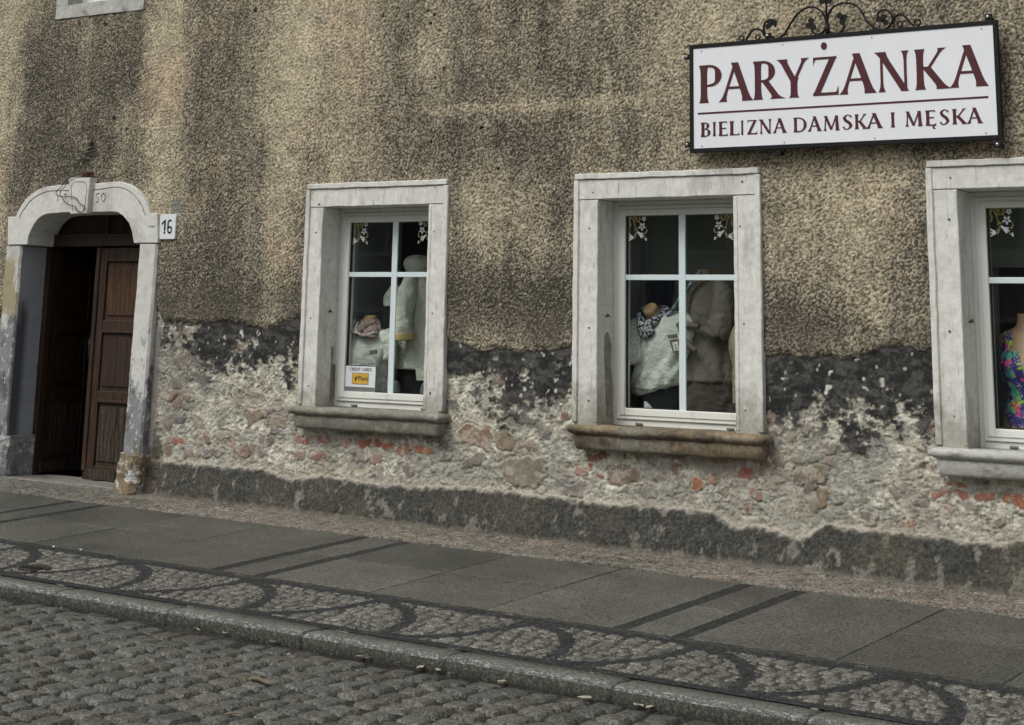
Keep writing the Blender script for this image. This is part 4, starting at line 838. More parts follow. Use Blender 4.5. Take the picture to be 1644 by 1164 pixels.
# ------------------------------------------------------------------ loose wire and cap above the door
E_ = empty('loose_wire', (-3.5, -.06, 2.5), 'thin grey wire looping loosely over the keystone above the door', 'wire')
q4 = lambda pts, y: [(a, y+.004*math.sin(i), b) for i, (a, b) in enumerate(XZ(pts, y, (60, 220), 6.468))]
mb = MB()
for pth in ([(480,375),(400,385),(330,430),(290,470),(235,530),(200,570),(205,605),(260,620),(340,615),(400,635),(440,690),(485,715),(490,745),(465,775),(430,775),(405,755),(390,720),(330,700),(285,670),(255,625),(235,600),(240,550),(280,520),(315,460)], [(335,430),(380,395),(460,370),(500,330),(510,260),(530,230)]):
    mb.tube([tuple(q) for q in smooth_path(q4(pth, -.11), 4)], .0035, 6)
mb.build('wire', M['wire'], E_, smooth=True)
mb = MB()
for pth in ([(345,300),(420,270),(450,220),(430,180),(500,210),(535,235)], [(430,180),(470,170),(590,140),(610,135)], [(520,400),(605,412)]): mb.tube([tuple(q) for q in smooth_path(q4(pth, -.05), 4)], .006, 6)
mb.build('cable_end', M['wire'], E_, smooth=True)
mb = MB(); c_ = q4([(508, 388)], -.07)[0]; mb.box(c_[0]-.025, c_[0]+.025, -.095, -.02, c_[2]-.018, c_[2]+.02); mb.bevel(.008, 2); mb.build('cap', mat('faded_red_cap', (.13, .055, .05), .7, [(20, 3, .8, .3, .7)]), E_)

# ------------------------------------------------------------------ shop window goods
def loft(mb, secs, n=56, folds=(0, 5, 0), seed=1, steps=7, cap=True, hemwave=0):
    """secs: (cx,cy,cz,rx,ry,tilt_deg). folds: (amp, count, twist)"""
    S_ = smooth_path([tuple(s) for s in secs], steps); m_ = len(S_); rings = []
    for i, (cx, cy, cz, rx, ry, tl) in enumerate(S_):
        t = i/(m_-1); ring = []
        for k in range(n):
            a = 2*math.pi*k/n
            nn = mn.noise(Vector((math.cos(a)*1.6+seed, math.sin(a)*1.6, t*3)))
            fo = 1+folds[0]*(.5*math.sin(folds[1]*a+folds[2]*t*4+3*nn+seed)+.9*mn.noise(Vector((math.cos(a)*3.5+seed*3, math.sin(a)*3.5, cz*4))))*(.3+.7*t)
            cr = 1-abs(math.sin(folds[1]*.5*a+folds[2]*3*t+2.2*nn+seed)); cr2 = 1-abs(math.sin(folds[1]*.9*a-folds[2]*5*t+2.5*nn)); fo -= folds[0]*(1.0*cr**5+.7*cr2**6)*(.35+.65*t)
            x_ = rx*math.cos(a)*fo; y_ = ry*math.sin(a)*fo
            zz = x_*math.sin(math.radians(tl)); x2 = x_*math.cos(math.radians(tl))
            ring.append((cx+x2, cy+y_, cz+zz+(hemwave*math.sin(3*a+seed) if i == m_-1 else 0)))
        rings.append(ring)
    return mb.grid(rings, cap, cap)
def sweep(mb, pts, rad, n=20, fold=0, seed=3, flat=None, steps=6):
    P_ = smooth_path(pts, steps); R_ = [float(np.interp(i/(len(P_)-1), np.linspace(0, 1, len(rad)), rad)) for i in range(len(P_))]
    b0 = len(mb.bm.verts); mb.tube([tuple(p) for p in P_], R_, n, flat); mb.bm.verts.ensure_lookup_table()
    if fold:
        for v in mb.bm.verts[b0:]: v.co += mn.noise_vector(v.co*16+Vector((seed, 0, 0)))*fold
    return mb
ZS = 1.068
# --- first window: tee torso
T1 = empty('torso_form', (-.90, .40, ZS), 'short torso form in a white tee with pink collar behind the card sticker', 'mannequin', 'clothed display forms in the shop windows')
mb = MB(); loft(mb, [(-.865,.42,1.565,.055,.055,4),(-.865,.42,1.545,.085,.07,6),(-.885,.42,1.52,.155,.085,3),(-.90,.42,1.46,.195,.10,0),(-.90,.41,1.38,.20,.115,0),(-.895,.41,1.26,.185,.115,0),(-.885,.41,1.15,.18,.11,0),(-.88,.41,ZS+.003,.175,.11,0)], folds=(.16, 7, 1), seed=2); mb.build('tee_shirt', M['white'], T1, smooth=True)
mb = MB(); sweep(mb, [(-1.03,.40,1.49),(-1.09,.38,1.42),(-1.11,.36,1.33),(-1.10,.36,1.26)], [.055,.07,.065,.07], fold=.012); mb.build('sleeve', M['lace'], T1, smooth=True)
mb = MB(); sweep(mb, [(-.74,.42,1.52),(-.70,.42,1.47),(-.685,.42,1.40),(-.69,.42,1.34)], [.045,.055,.05,.05], fold=.012); mb.build('sleeve', M['white'], T1, smooth=True)
mb = MB(); loft(mb, [(-.862,.42,1.50,.055,.05,0),(-.862,.42,1.56,.052,.048,0),(-.862,.42,1.61,.050,.045,0),(-.862,.42,1.632,.040,.038,5)], n=28, folds=(0, 3, 0)); mb.build('neck', M['neckwood'], T1, smooth=True)
mb = MB(); loft(mb, [(-.862,.41,1.605,.062,.058,4),(-.862,.405,1.58,.085,.07,2),(-.868,.395,1.545,.11,.085,-4),(-.872,.385,1.505,.125,.105,-8),(-.872,.385,1.49,.115,.10,-8)], folds=(.30, 5, 2.0), seed=12, cap=False)
mb.mi = 1; sweep(mb, [(-.945,.355,1.60),(-.93,.315,1.55),(-.88,.29,1.515),(-.80,.30,1.50),(-.755,.33,1.52)], [.007]*3, n=8, fold=.004); sweep(mb, [(-.90,.33,1.585),(-.89,.30,1.545),(-.865,.285,1.51)], [.006]*3, n=8, fold=.004)
mb.build('collar_scarf', [M['pink'], M['white']], T1, smooth=True)
mb = MB(); c_ = XZ([(597,563),(609,561),(609,568),(598,570)], .295); mb.prism(c_, .288, .296); mb.build('chest_print', M['print'], T1)
# --- first window: tall form in cream tunic
T2 = empty('dressed_mannequin', (-.50, .55, ZS), 'tall mannequin in a cream short sleeved tunic with ochre cuffs and rounded cream cap', 'mannequin', 'clothed display forms in the shop windows')
mb = MB(); loft(mb, [(-.53,.55,1.91,.045,.05,0),(-.53,.55,1.885,.10,.08,0),(-.525,.55,1.85,.145,.10,0),(-.515,.55,1.72,.155,.12,0),(-.505,.55,1.55,.17,.13,0),(-.50,.55,1.40,.20,.14,0),(-.50,.55,1.285,.225,.15,0)], folds=(.14, 7, .6), seed=5); mb.build('tunic', M['cream'], T2, smooth=True)
mb = MB(); sweep(mb, [(-.55,.46,1.885),(-.545,.40,1.80),(-.54,.36,1.65),(-.535,.345,1.54),(-.535,.345,1.49)], [.045,.068,.066,.072,.078], fold=.014, n=28); mb.build('sleeve', M['cream'], T2, smooth=True)
mb = MB(); sweep(mb, [(-.536,.345,1.512),(-.535,.345,1.495),(-.534,.345,1.472)], [.079,.082,.083], fold=.004, n=28); mb.build('cuff', M['trim'], T2, smooth=True)
mb = MB(); sweep(mb, [(-.70,.50,1.84),(-.735,.48,1.76),(-.745,.48,1.70)], [.04,.05,.052], fold=.01); mb.build('sleeve', M['cream'], T2, smooth=True, label='shaded far sleeve')
mb = MB(); loft(mb, [(-.56,.53,1.86,.062,.06,0),(-.56,.53,1.92,.075,.075,0),(-.56,.53,1.98,.105,.095,0),(-.56,.53,2.02,.09,.085,0),(-.56,.53,2.043,.05,.05,0),(-.56,.53,2.048,.01,.01,0)], folds=(.03, 6, 0)); mb.build('cap', M['cream'], T2, smooth=True)
mb = MB(); loft(mb, [(-.53,.56,1.33,.16,.11,0),(-.53,.56,1.22,.165,.11,0),(-.53,.56,1.15,.16,.11,0),(-.53,.56,ZS+.002,.15,.10,0)], folds=(.05, 4, 1)); mb.build('trousers', M['blackcloth'], T2, smooth=True)
mb = MB(); mb.prism([(-.45,1.30),(-.20,1.315),(-.20,1.225),(-.435,1.215)], .385, .40); mb.slice(.03, 'xz').rough(.006, 14); mb.build('tunic_hem', M['cream'], T2)
for k, (cx, lab) in enumerate(((-.60, 'low grey folded cloth bundle left of the black trousers'), (-.30, 'low grey folded cloth bundle right of the black trousers'))):
    mb = MB(); loft(mb, [(cx,.33,ZS+.002,.055,.05,0),(cx,.33,ZS+.07,.06,.05,0),(cx,.33,ZS+.12,.05,.045,0),(cx,.33,ZS+.14,.03,.03,0)], n=26, folds=(.1, 5, 1), seed=k*3); o = mb.build('cloth_bundle', M['greycloth'], None, smooth=True); tag(o, lab, 'cloth')
# curtains
def curtain(name, x0, x1, y, z0, z1, m, lab, k=6, amp=.02):
    mb = MB(); n = 50; rings = []
    for j in range(24):
        z_ = z0+(z1-z0)*j/23; a, b = [], []
        for i in range(n):
            t = i/(n-1); d = amp*math.sin(k*2*math.pi*t+.4*math.sin(j*.3))+.4*amp*math.sin(k*5*t+j*.2); xx = x0+(x1-x0)*t+.008*math.sin(j*.5+t*9)
            a.append((xx, y+d, z_)); b.append((xx, y+d+.004, z_))
        rings.append(a+b[::-1])
    mb.grid(rings); o = mb.build(name, m, None, smooth=True); return tag(o, lab, 'curtain')
curtain('curtain', 1.18, 1.36, .64, 1.3, 1.90, M['navy'], 'navy cloth hanging dark behind the lace sleeve tee', 3, .02)
# backdrop panels behind the upper panes
for x0_, x1_, zz_, lab in ((.9, 2.6, 1.30, 'dark green grey backdrop board behind the middle window'), (3.1, 4.7, 1.96, 'dark green grey backdrop board behind the right window')):
    mb = MB(); yb_ = .70 if zz_ < 1.5 else .62; mb.box(x0_, x1_, yb_, yb_+.02, zz_, 2.75); o = mb.build('backdrop_board', mat('olive_backdrop', (.25, .27, .225), .9, [(3, 3, .93, .3, .7)]), None, bevel=.003); tag(o, lab, 'board')
# --- middle window tee
T3 = empty('torso_form', (1.42, .45, ZS), 'leaning torso form in a white tee with lace sleeve and knotted black and white scarf', 'mannequin', 'clothed display forms in the shop windows')
mb = MB(); loft(mb, [(1.375,.45,1.690,.055,.05,8),(1.38,.45,1.665,.10,.07,14),(1.40,.44,1.635,.175,.095,14),(1.425,.43,1.57,.205,.115,10),(1.425,.42,1.47,.195,.125,6),(1.415,.42,1.38,.18,.12,4),(1.40,.42,1.30,.19,.125,6),(1.39,.42,1.235,.18,.12,10),(1.385,.42,1.205,.14,.10,14)], folds=(.10, 9, 3.0), seed=4); mb.build('tee_shirt', M['white'], T3, smooth=True)
mb = MB(); sweep(mb, [(1.29,.42,1.61),(1.25,.37,1.56),(1.235,.345,1.48),(1.24,.335,1.41),(1.25,.335,1.37)], [.05,.078,.080,.076,.062], fold=.018, n=28); mb.build('lace_sleeve', M['lace'], T3, smooth=True)
mb = MB(); mb.tube([(1.375,.45,1.60),(1.362,.40,1.66),(1.352,.36,1.70)], [.052,.050,.048], 24); mb.build('neck', M['neckwood'], T3, smooth=False)
mb = MB(); mb.tube([(1.352,.36,1.70),(1.350,.353,1.7065)], [.047,.043], 24); mb.build('neck_cap', mat('pale_neck_disc', (.55, .37, .20), .5, [(30, 3, .9, .3, .7)]), T3)
mb = MB()
sweep(mb, [(1.30,.42,1.715),(1.285,.37,1.67),(1.31,.325,1.625),(1.35,.30,1.60),(1.405,.32,1.62),(1.43,.38,1.665),(1.415,.45,1.70),(1.36,.49,1.71)], [.018,.024,.028,.03,.026,.026,.024,.02], fold=.010)
sweep(mb, [(1.33,.31,1.60),(1.345,.295,1.565),(1.365,.29,1.525)], [.035,.045,.02], fold=.010); sweep(mb, [(1.36,.31,1.60),(1.385,.295,1.57),(1.375,.285,1.54)], [.02,.035,.02], fold=.008)
mb.build('scarf', M['scarf'], T3, smooth=True)
mb = MB(); mb.prism(XZ([(1072,538),(1087,536),(1088,542),(1073,544)], .30), .295, .302); mb.prism(XZ([(1075,546),(1091,544),(1094,564),(1081,567)], .30), .295, .302); mb.mi = 1; mb.prism(XZ([(1079.5,549.5),(1088.5,548.5),(1090.5,562),(1083,563.5)], .30), .2935, .2955)
mb.build('chest_print', [M['print'], M['white']], T3)
q = XZ([(1082.5,561.5)], .292)[0]; text('5', .045, (q[0], .2925, q[1]), T3, M['print'], 'print_digit', None, .9)
mb = MB(); loft(mb, [(1.40,.44,1.27,.165,.11,0),(1.40,.44,1.18,.17,.115,0),(1.40,.44,ZS+.002,.165,.11,0)], folds=(.04, 4, 1)); mb.build('black_shorts', M['blackcloth'], T3, smooth=True)
mb = MB(); loft(mb, [(1.375,.30,ZS+.002,.05,.03,0),(1.37,.30,1.12,.025,.02,0),(1.355,.30,1.15,.008,.008,0)], n=18, folds=(.15, 4, 1)); o = mb.build('white_tissue', M['white'], None, smooth=True); tag(o, 'small crumpled white tissue at the foot of the middle window', 'tissue')
mb = MB(); sweep(mb, [(1.20,.36,1.245),(1.30,.315,1.222),(1.42,.305,1.225),(1.52,.325,1.25)], [.004]*2, n=6); mb.build('hem_seam', M['greycloth'], T3, smooth=True)
# --- robe
T4 = empty('robed_mannequin', (1.82, .60, ZS), 'tall mannequin in a grey brown towelling robe with tied belt', 'mannequin', 'clothed display forms in the shop windows')
mb = MB(); loft(mb, [(1.63,.62,1.90,.05,.05,0),(1.63,.62,1.875,.10,.07,0),(1.645,.61,1.81,.155,.10,0),(1.65,.60,1.70,.17,.12,0),(1.645,.60,1.58,.165,.12,0),(1.65,.60,1.40,.205,.14,0),(1.655,.60,1.275,.225,.15,0)], folds=(.12, 7, .5), seed=8); mb.build('robe', M['robe'], T4, smooth=True)
mb = MB(); sweep(mb, [(1.735,.54,1.87),(1.78,.50,1.79),(1.79,.47,1.68),(1.775,.46,1.60),(1.75,.45,1.57)], [.05,.075,.07,.072,.078], fold=.012, n=28); sweep(mb, [(1.83,.44,1.585),(1.78,.42,1.565),(1.72,.41,1.57),(1.67,.42,1.585)], [.02,.03,.03,.018], fold=.01); mb.build('sleeve', M['robe'], T4, smooth=True)
mb = MB(); sweep(mb, [(1.43,.47,1.565),(1.50,.44,1.60),(1.56,.43,1.61),(1.65,.43,1.595)], [.018,.022,.024,.016], fold=.006); sweep(mb, [(1.51,.44,1.60),(1.545,.425,1.53),(1.60,.42,1.48),(1.635,.42,1.455)], [.018,.02,.018,.01], fold=.006); mb.build('belt', M['robe'], T4, smooth=True)
mb = MB(); loft(mb, [(1.655,.60,1.285,.205,.14,0),(1.66,.60,1.20,.215,.145,0),(1.66,.60,ZS+.002,.225,.15,0)], folds=(.12, 7, .5), seed=8); mb.build('skirt', M['skirt'], T4, smooth=True)
mb = MB(); loft(mb, [(1.60,.60,1.82,.05,.05,0),(1.60,.60,1.90,.048,.048,0),(1.605,.60,1.945,.045,.045,0)], n=24, folds=(0, 3, 0)); mb.build('neck', M['neckwood'], T4, smooth=True)
for s_ in (0, 1, 2):
    mb = MB(); P_ = []
    for i in range(30):
        t = i/29; b_ = np.array([1.625, .50, 1.925])*(1-t)+np.array([1.44, .44, 1.66])*t; a = t*16+s_*2.094; P_.append(tuple(b_+np.array([.012*math.sin(a), .012*math.cos(a), .012*math.sin(a)])))
    mb.tube(P_, .011, 8); mb.build('braided_scarf', M['braid'], T4, smooth=True)
T5 = empty('torso_form', (1.98, .45, ZS), 'shiny beige sequinned top half hidden by the right jamb of the middle window', 'mannequin', 'clothed display forms in the shop windows')
mb = MB(); loft(mb, [(1.98,.45,1.64,.04,.04,0),(1.98,.45,1.60,.10,.08,0),(1.985,.45,1.50,.135,.10,0),(1.99,.45,1.36,.12,.09,0),(1.99,.45,1.20,.115,.085,0),(1.99,.45,1.16,.115,.085,0)], folds=(.08, 7, 1), seed=6); mb.build('sequin_top', M['sequin'], T5, smooth=True)
mb = MB(); mb.tube([(1.99, .45, ZS), (1.99, .45, 1.2)], .015, 10); mb.tube([(1.99, .45, ZS), (1.99, .45, ZS+.008)], .08, 20); mb.build('stand', M['iron'], T5)
# --- right window swimsuit
T6 = empty('torso_form', (3.60, .50, ZS), 'tan mannequin torso in a colourful floral swimsuit on navy ground', 'mannequin', 'clothed display forms in the shop windows')
bx0 = 3.625
def body(mb, s, cap=True, z1=1.60, z0=1.07):
    L_ = [(bx0-.02,.50,1.70,.043,.043,0),(bx0-.02,.50,1.655,.045,.045,0),(bx0-.018,.50,1.625,.07,.055,0),(bx0-.01,.50,1.60,.135,.075,0),(bx0,.50,1.565,.175,.09,0),(bx0,.49,1.49,.165,.11,0),(bx0,.48,1.42,.158,.125,0),(bx0,.49,1.34,.138,.105,0),(bx0,.50,1.26,.128,.09,0),(bx0,.50,1.18,.155,.10,0),(bx0,.50,1.10,.178,.115,0),(bx0,.50,ZS+.002,.178,.115,0)]
    L_ = [(a, b, c, d+s, e+s, f) for a, b, c, d, e, f in L_ if z0-.001 <= c <= z1]
    return loft(mb, L_, n=64, folds=(0, 3, 0), cap=cap, steps=8)
mb = MB(); body(mb, 0, True, 1.8, 1.0); mb.build('body', M['skin'], T6, smooth=True)
mb = MB(); body(mb, .004, False, 1.60, 1.09)
dl = []
for f in mb.bm.faces:
    c = f.calc_center_median(); dx = abs(c.x-bx0)
    vneck = c.y < .5 and c.z > 1.425+dx*1.9 - (.0 if dx < .09 else 0)
    strap = dx > .075 and dx < .13
    if (c.z > 1.50 and not strap) or (vneck and not strap) or (c.z < 1.18 and dx > .055+(c.z-1.09)*1.2 and True and c.z < 1.165-.0*dx and dx > .10-(.0)): dl.append(f)
bmesh.ops.delete(mb.bm, geom=dl, context='FACES')
o = mb.build('swimsuit', M['floral'], T6, smooth=True); sm_ = o.modifiers.new('thickness', 'SOLIDIFY'); sm_.thickness = .002; sm_.offset = 1
T7 = empty('hanging_blouse', (3.42, .72, 1.5), 'dark plum blouse hanging behind the floral swimsuit form', 'blouse')
mb = MB(); loft(mb, [(3.47,.80,1.98,.04,.03,0),(3.47,.80,1.95,.09,.05,0),(3.475,.80,1.85,.13,.06,0),(3.49,.80,1.70,.14,.07,0),(3.49,.80,1.52,.15,.07,0),(3.49,.80,1.38,.16,.07,0)], folds=(.12, 5, 1), seed=9); mb.build('blouse_body', M['plum'], T7, smooth=True)
mb = MB(); mb.tube([tuple(q) for q in smooth_path([(3.47,.80,1.97),(3.47,.80,2.03),(3.495,.80,2.05),(3.50,.80,2.03)], 4)], .004, 6); mb.tube([(3.30,.80,2.052),(4.6,.80,2.052)], .008, 8); mb.build('hanger', M['iron'], T7)

for o_, d_ in ((T1, .08), (T2, .03), (T3, .03), (T4, .10), (T5, .07), (T6, .10)): o_.location += Vector((.55*d_, -d_, 0))
# ------------------------------------------------------------------ ground
def ground(name, xs, ys, fn, m, lab=None):
    X, Yg = np.meshgrid(xs, ys); z, c = fn(X, Yg); P_ = np.stack([X, Yg, z], -1); o = grid_mesh(name, P_, c, m); tag(o, lab, None, None, 'structure'); return o
# paving strip along the wall: worn pinkish setts swamped with sand
def f_strip(X, Y):
    wx = X+(fbm(X*8, Y*8, 2, 101)-.5)*.04; wy = Y+(fbm(X*8, Y*8, 2, 102)-.5)*.04
    a, b, i = worley(wx*9.5, wy*14, 103, .7); e = b-a; cov = ss(.30, .55, fbm(X*1.3, Y*3, 4, 104)+.10*ss(-3, 1, X)); br = fbm(X*26, Y*40, 4, 107, .62)
    z = G(X, Y)+.004+.011*ss(.0, .22, e)*(1-.7*cov)+.008*fbm(X*20, Y*30, 4, 105, .6)-.004
    st = np.array([.155, .140, .120])*(.72+.6*i)[..., None]; c = mixc(st*0+np.array([.07, .062, .054]), st, ss(.02, .16, e))
    c = mixc(c, [.20, .175, .155], cov*.55*ss(.38, .6, br+.1)); c = mixc(c, [.27, .235, .205], ss(.56, .7, br)*.5*cov)
    c = mixc(c, [.26, .15, .12], ss(.62, .72, fbm(X*14, Y*20, 4, 108))*.35)
    c = mixc(c, [.12, .115, .10], ss(-1.9, -3.2, X)*.65)
    c = c*(.6+.8*vn(X*80, Y*110, 106))[..., None]; c = c*np.array([.95, .98, .95])
    edge = ss(-.505, -.545, Y+(fbm(X*14, Y*3, 3, 109)-.5)*.05); c = mixc(c, [.016, .015, .013], edge*.95); z = z-edge*.012
    return z, c
ground('wall_strip', dens(-4.6, 4.2, .009, -14, 12), np.concatenate([np.arange(-.556, .02, .009), [.06, .2]]), f_strip, M['cobble'], 'strip of worn sandy pinkish setts between slabs and wall')
# base bed below slabs (dark joints / dark basalt bands)
def f_bed(X, Y):
    a, b, i = worley(X*17, Y*17, 111, .4); e = b-a
    c = mixc(np.full(X.shape+(3,), .010), [.022, .022, .024], ss(.03, .15, e)); return G(X, Y)+.002+.002*ss(.03, .2, e), c*(.8+.4*i)[..., None]
ground('pavement_bed', dens(-4.2, 4.6, .014, -14, 12), np.arange(-2.07, -.54, .012), f_bed, M['cobble'], 'dark basalt bed and bands between the slabs')
# slabs: one mesh, every slab raised with fine gaps
mb = MB(); bm = mb.bm; slabcols = []
mods = []; k = -5
while k < 5:
    bx = -.10+2.54*k; mods.append((bx+.035, bx+.275)); c0, c1 = bx+.345, bx+2.54-.035; wv = (c1-c0)/3
    mods += [(c0+wv*j, c0+wv*(j+1)) for j in range(3)]; k += 1
for (a, b) in mods:
    for (y0, y1) in ((-1.190, -.552), (-1.862, -1.196)):
        g = .0036; x0_, x1_, ya, yb_ = a+g, b-g, y0, y1
        dzz = random.uniform(-.0012, .0012); tone = random.uniform(.80, 1.16); nx_, ny_ = 6, 6
        ring = lambda ins, z_: [(x_, y_, G(x_, y_)+z_+dzz) for x_, y_ in ((x0_+ins, ya+ins), (x1_-ins, ya+ins), (x1_-ins, yb_-ins), (x0_+ins, yb_-ins))]
        n0 = len(bm.faces); mb.grid([ring(0, -.008), ring(0, .0045), ring(.003, .0065)], False, True); slabcols += [tone]*(len(bm.faces)-n0)
me_tones = slabcols
o = mb.build('pavement', M['granite']); tag(o, 'large grey granite paving slabs in two rows', None, None, 'structure')
ca = o.data.color_attributes.new('Col', 'FLOAT_COLOR', 'CORNER'); arr = []
for p_ in o.data.polygons:
    t = me_tones[p_.index] if p_.index < len(me_tones) else 1.; arr += [.083*t, .083*t, .071*t, 1]*p_.loop_total
ca.data.foreach_set('color', arr)
# mosaic strip with a running dark wave
def wave_dist(X, Y):
    U_ = np.mod(X-1.13, .885); dw = np.full(X.shape, 9.)
    for t_ in np.linspace(0, math.pi/2, 15):
        for (px_, py_) in ((.47*math.sin(t_), -2.60+.585*math.cos(t_)), (.47+.415*math.sin(t_), -2.015-.585*math.cos(t_))):
            for sh in (0, -.885, .885): dw = np.minimum(dw, np.hypot(U_-px_-sh, Y-py_))
    return np.minimum(dw, np.minimum(np.abs(Y+1.955), np.abs(Y+2.622)))
def f_mos(X, Y):
    a2, b2, i2 = worley(X*21+.6*vn(X*6, Y*6, 122), Y*21, 125, .35); e2 = b2-a2; dk = 1-ss(.038, .048, wave_dist(X, Y))
    c = mixc(mixc(np.full(X.shape+(3,), .010), [.045, .043, .036], 1-dk), [.021, .021, .024], ss(.02, .16, e2)*dk)*(.7+.6*i2)[..., None]
    return G(X, Y)+.004+.003*ss(.02, .2, e2)*dk, c*(.6+.8*vn(X*90, Y*90, 128))[..., None]
ground('mosaic_strip', dens(-2.5, 4.6, .0075, -14, 12), np.arange(-2.652, -1.866, .0075), f_mos, M['cobble'], 'dark basalt wave pattern between the small grey setts')
MOSAIC = 1
# kerb
jx = [-14, -11, -9.3, -8.4, -7.6, -6.8, -5.9, -5.05, -4.3, -3.55, -2.75, -1.95, -1.18, -.33, .465, 1.32, 2.12, 2.955, 3.80, 4.65, 5.5, 6.4, 7.3, 8.2, 9.1, 12]
KB, KF, KH = -2.655, -2.815, .064
mb = MB()
for a, b in zip(jx[:-1], jx[1:]):
    n = max(4, int((b-a)/.03)); oz = random.uniform(-.003, .003); oy = random.uniform(-.004, .004); rings = []
    for k in range(n+1):
        x_ = a+.003+(b-a-.006)*k/n; zt = G(x_, KB)+.006+oz; e_ = .004 if k in (0, n) else 0
        j1 = .005*mn.noise(Vector((x_*14, 0, 1))); j2 = .005*mn.noise(Vector((x_*22, 4, 1)))
        rings.append([(x_, KB, zt-.02), (x_, KB, zt-e_), (x_, KF+.05, zt+.001-e_+j1*.2), (x_, KF+.022+j1+oy, zt-.001-e_), (x_, KF+.009+j2+oy, zt-.008-e_), (x_, KF+.001+j1+oy, zt-.021), (x_, KF+j2*.6+oy, zt-.045), (x_, KF+oy, zt-KH-.05), (x_, KB, zt-KH-.05)])
    f0 = len(mb.bm.faces); mb.grid(rings)
    mb.bm.faces.ensure_lookup_table()
    for f in mb.bm.faces[f0:]:
        c = f.calc_center_median()
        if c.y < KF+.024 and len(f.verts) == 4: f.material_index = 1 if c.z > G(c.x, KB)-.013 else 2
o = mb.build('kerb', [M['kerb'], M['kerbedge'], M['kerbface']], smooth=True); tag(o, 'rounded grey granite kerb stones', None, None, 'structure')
# road
def setts_mesh(name, V_, C_, F_):
    V_ = np.concatenate(V_); C_ = np.concatenate(C_); F_ = np.concatenate(F_)
    me = bpy.data.meshes.new(name); me.vertices.add(len(V_)); me.vertices.foreach_set('co', V_.astype(np.float32).ravel()); me.loops.add(F_.size); me.loops.foreach_set('vertex_index', F_.astype(np.int32).ravel())
    me.polygons.add(len(F_)); me.polygons.foreach_set('loop_start', (np.arange(len(F_))*4).astype(np.int32)); me.update(calc_edges=True); me.polygons.foreach_set('use_smooth', np.ones(len(F_), bool))
    ca = me.color_attributes.new('Col', 'FLOAT_COLOR', 'POINT'); ca.data.foreach_set('color', np.concatenate([np.clip(C_, 0, 1), np.ones((len(C_), 1))], 1).astype(np.float32).ravel()); me.materials.append(M['cobble'])
    return link(name, me)
def unit_grid(n, r):
    g = np.linspace(-1, 1, n); a, b = np.meshgrid(g, g); ix = np.arange(n*n).reshape(n, n)
    return a*np.sqrt(1-r*b**2/2), b*np.sqrt(1-r*a**2/2), np.maximum(np.abs(a), np.abs(b)), np.stack([ix[:-1, :-1], ix[:-1, 1:], ix[1:, 1:], ix[1:, :-1]], -1).reshape(-1, 4)
rng = np.random.RandomState(11); Ux, Uy, Ue, q7 = unit_grid(7, .18); V_, F_, C_ = [], [], []; off = 0; RX, RY = .088, .072
for ri in range(-1, 12):
    xx = -3.0+rng.uniform(0, RX)
    while xx < 5.0:
        lx = RX*rng.uniform(.75, 1.25); cx = xx+lx/2; xx += lx; cy = -1.93-ri*RY
        J = rng.uniform(-.010, .010, (4, 2)); w4 = [(1-Ux)*(1-Uy)/4, (1+Ux)*(1-Uy)/4, (1+Ux)*(1+Uy)/4, (1-Ux)*(1+Uy)/4]
        px_ = cx+Ux*lx/2*.985+sum(w4[k]*J[k, 0] for k in range(4)); py_ = cy+Uy*RY/2*.985+sum(w4[k]*J[k, 1] for k in range(4))
        X_ = px_+(fbm(px_*5, py_*5, 2, 171)-.5)*.05; Y_ = py_+.035*np.sin((px_-1.0)*2*np.pi/.885)+(fbm(px_*5, py_*5, 2, 172)-.5)*.05
        if Y_.max() < -2.60 or Y_.min() > -1.98: continue
        dw = wave_dist(X_, Y_)
        if dw.max() < .042: continue
        sink = 1-ss(.034, .040, dw)
        zt = G(X_, Y_)+.0100+rng.uniform(-.001, .001)+rng.uniform(-.03, .03)*(px_-cx)+rng.uniform(-.03, .03)*(py_-cy)+.0035*(fbm(X_*40, Y_*40, 2, 173)-.5)-.002*ss(.6, .9, Ue)-.016*(Ue > .99)-.013*sink
        tone = rng.uniform(.82, 1.2); cc = np.array([.124, .122, .106])*tone; cc = cc[None, None]*(.65+.7*vn(X_*110, Y_*110, 174))[..., None]
        cc = mixc(cc, [.045, .043, .037], np.maximum(sink*.6, ss(.86, 1., Ue)*.5))
        V_.append(np.stack([X_, Y_, zt], -1).reshape(-1, 3)); C_.append(cc.reshape(-1, 3)); F_.append(q7+off); off += 49
o = setts_mesh('mosaic_setts', V_, C_, F_); tag(o, 'small pale grey setts of the patterned paving strip', None, None, 'structure')
def road_base(X, Y): return G(X, KF)-KH+.002+.022*(Y-KF)+.022*(fbm(X*.8, Y*.8, 2, 140)-.5)
def f_road(X, Y):
    far = 1-ss(-5.3, -5.2, Y)*ss(-3.4, -3.3, X)*(1-ss(5.0, 5.1, X))
    z = road_base(X, Y)-.004+far*.012*ss(.3, .6, vn(X*7, Y*7, 143))+.006*(fbm(X*30, Y*30, 3, 139)-.5)
    gut = ss(KF-.20, KF-.01, Y+(fbm(X*5, Y*5, 3, 142)-.5)*.18)
    c = mixc(np.full(X.shape+(3,), 1.)*np.array([.013, .012, .010]), [.09, .09, .08], far*ss(.3, .6, vn(X*7, Y*7, 143)))
    c = mixc(c, [.040, .036, .030], gut*.8*ss(.35, .6, fbm(X*12, Y*12, 4, 144))); return z+gut*.006, c*(.6+.8*vn(X*70, Y*70, 146))[..., None]
ground('road', dens(-1.7, 4.4, .0085, -14, 12), dens(-4.75, -2.80, .0085, -26, -2.80)[: None], f_road, M['cobble'], 'street bed of dark dirt between the granite setts')
ROWX, LY = .146, .150
V_, F_, C_ = [], [], []; nS = 9
sg = np.linspace(-1, 1, nS); Sx, Sy = np.meshgrid(sg, sg); rr_ = .14
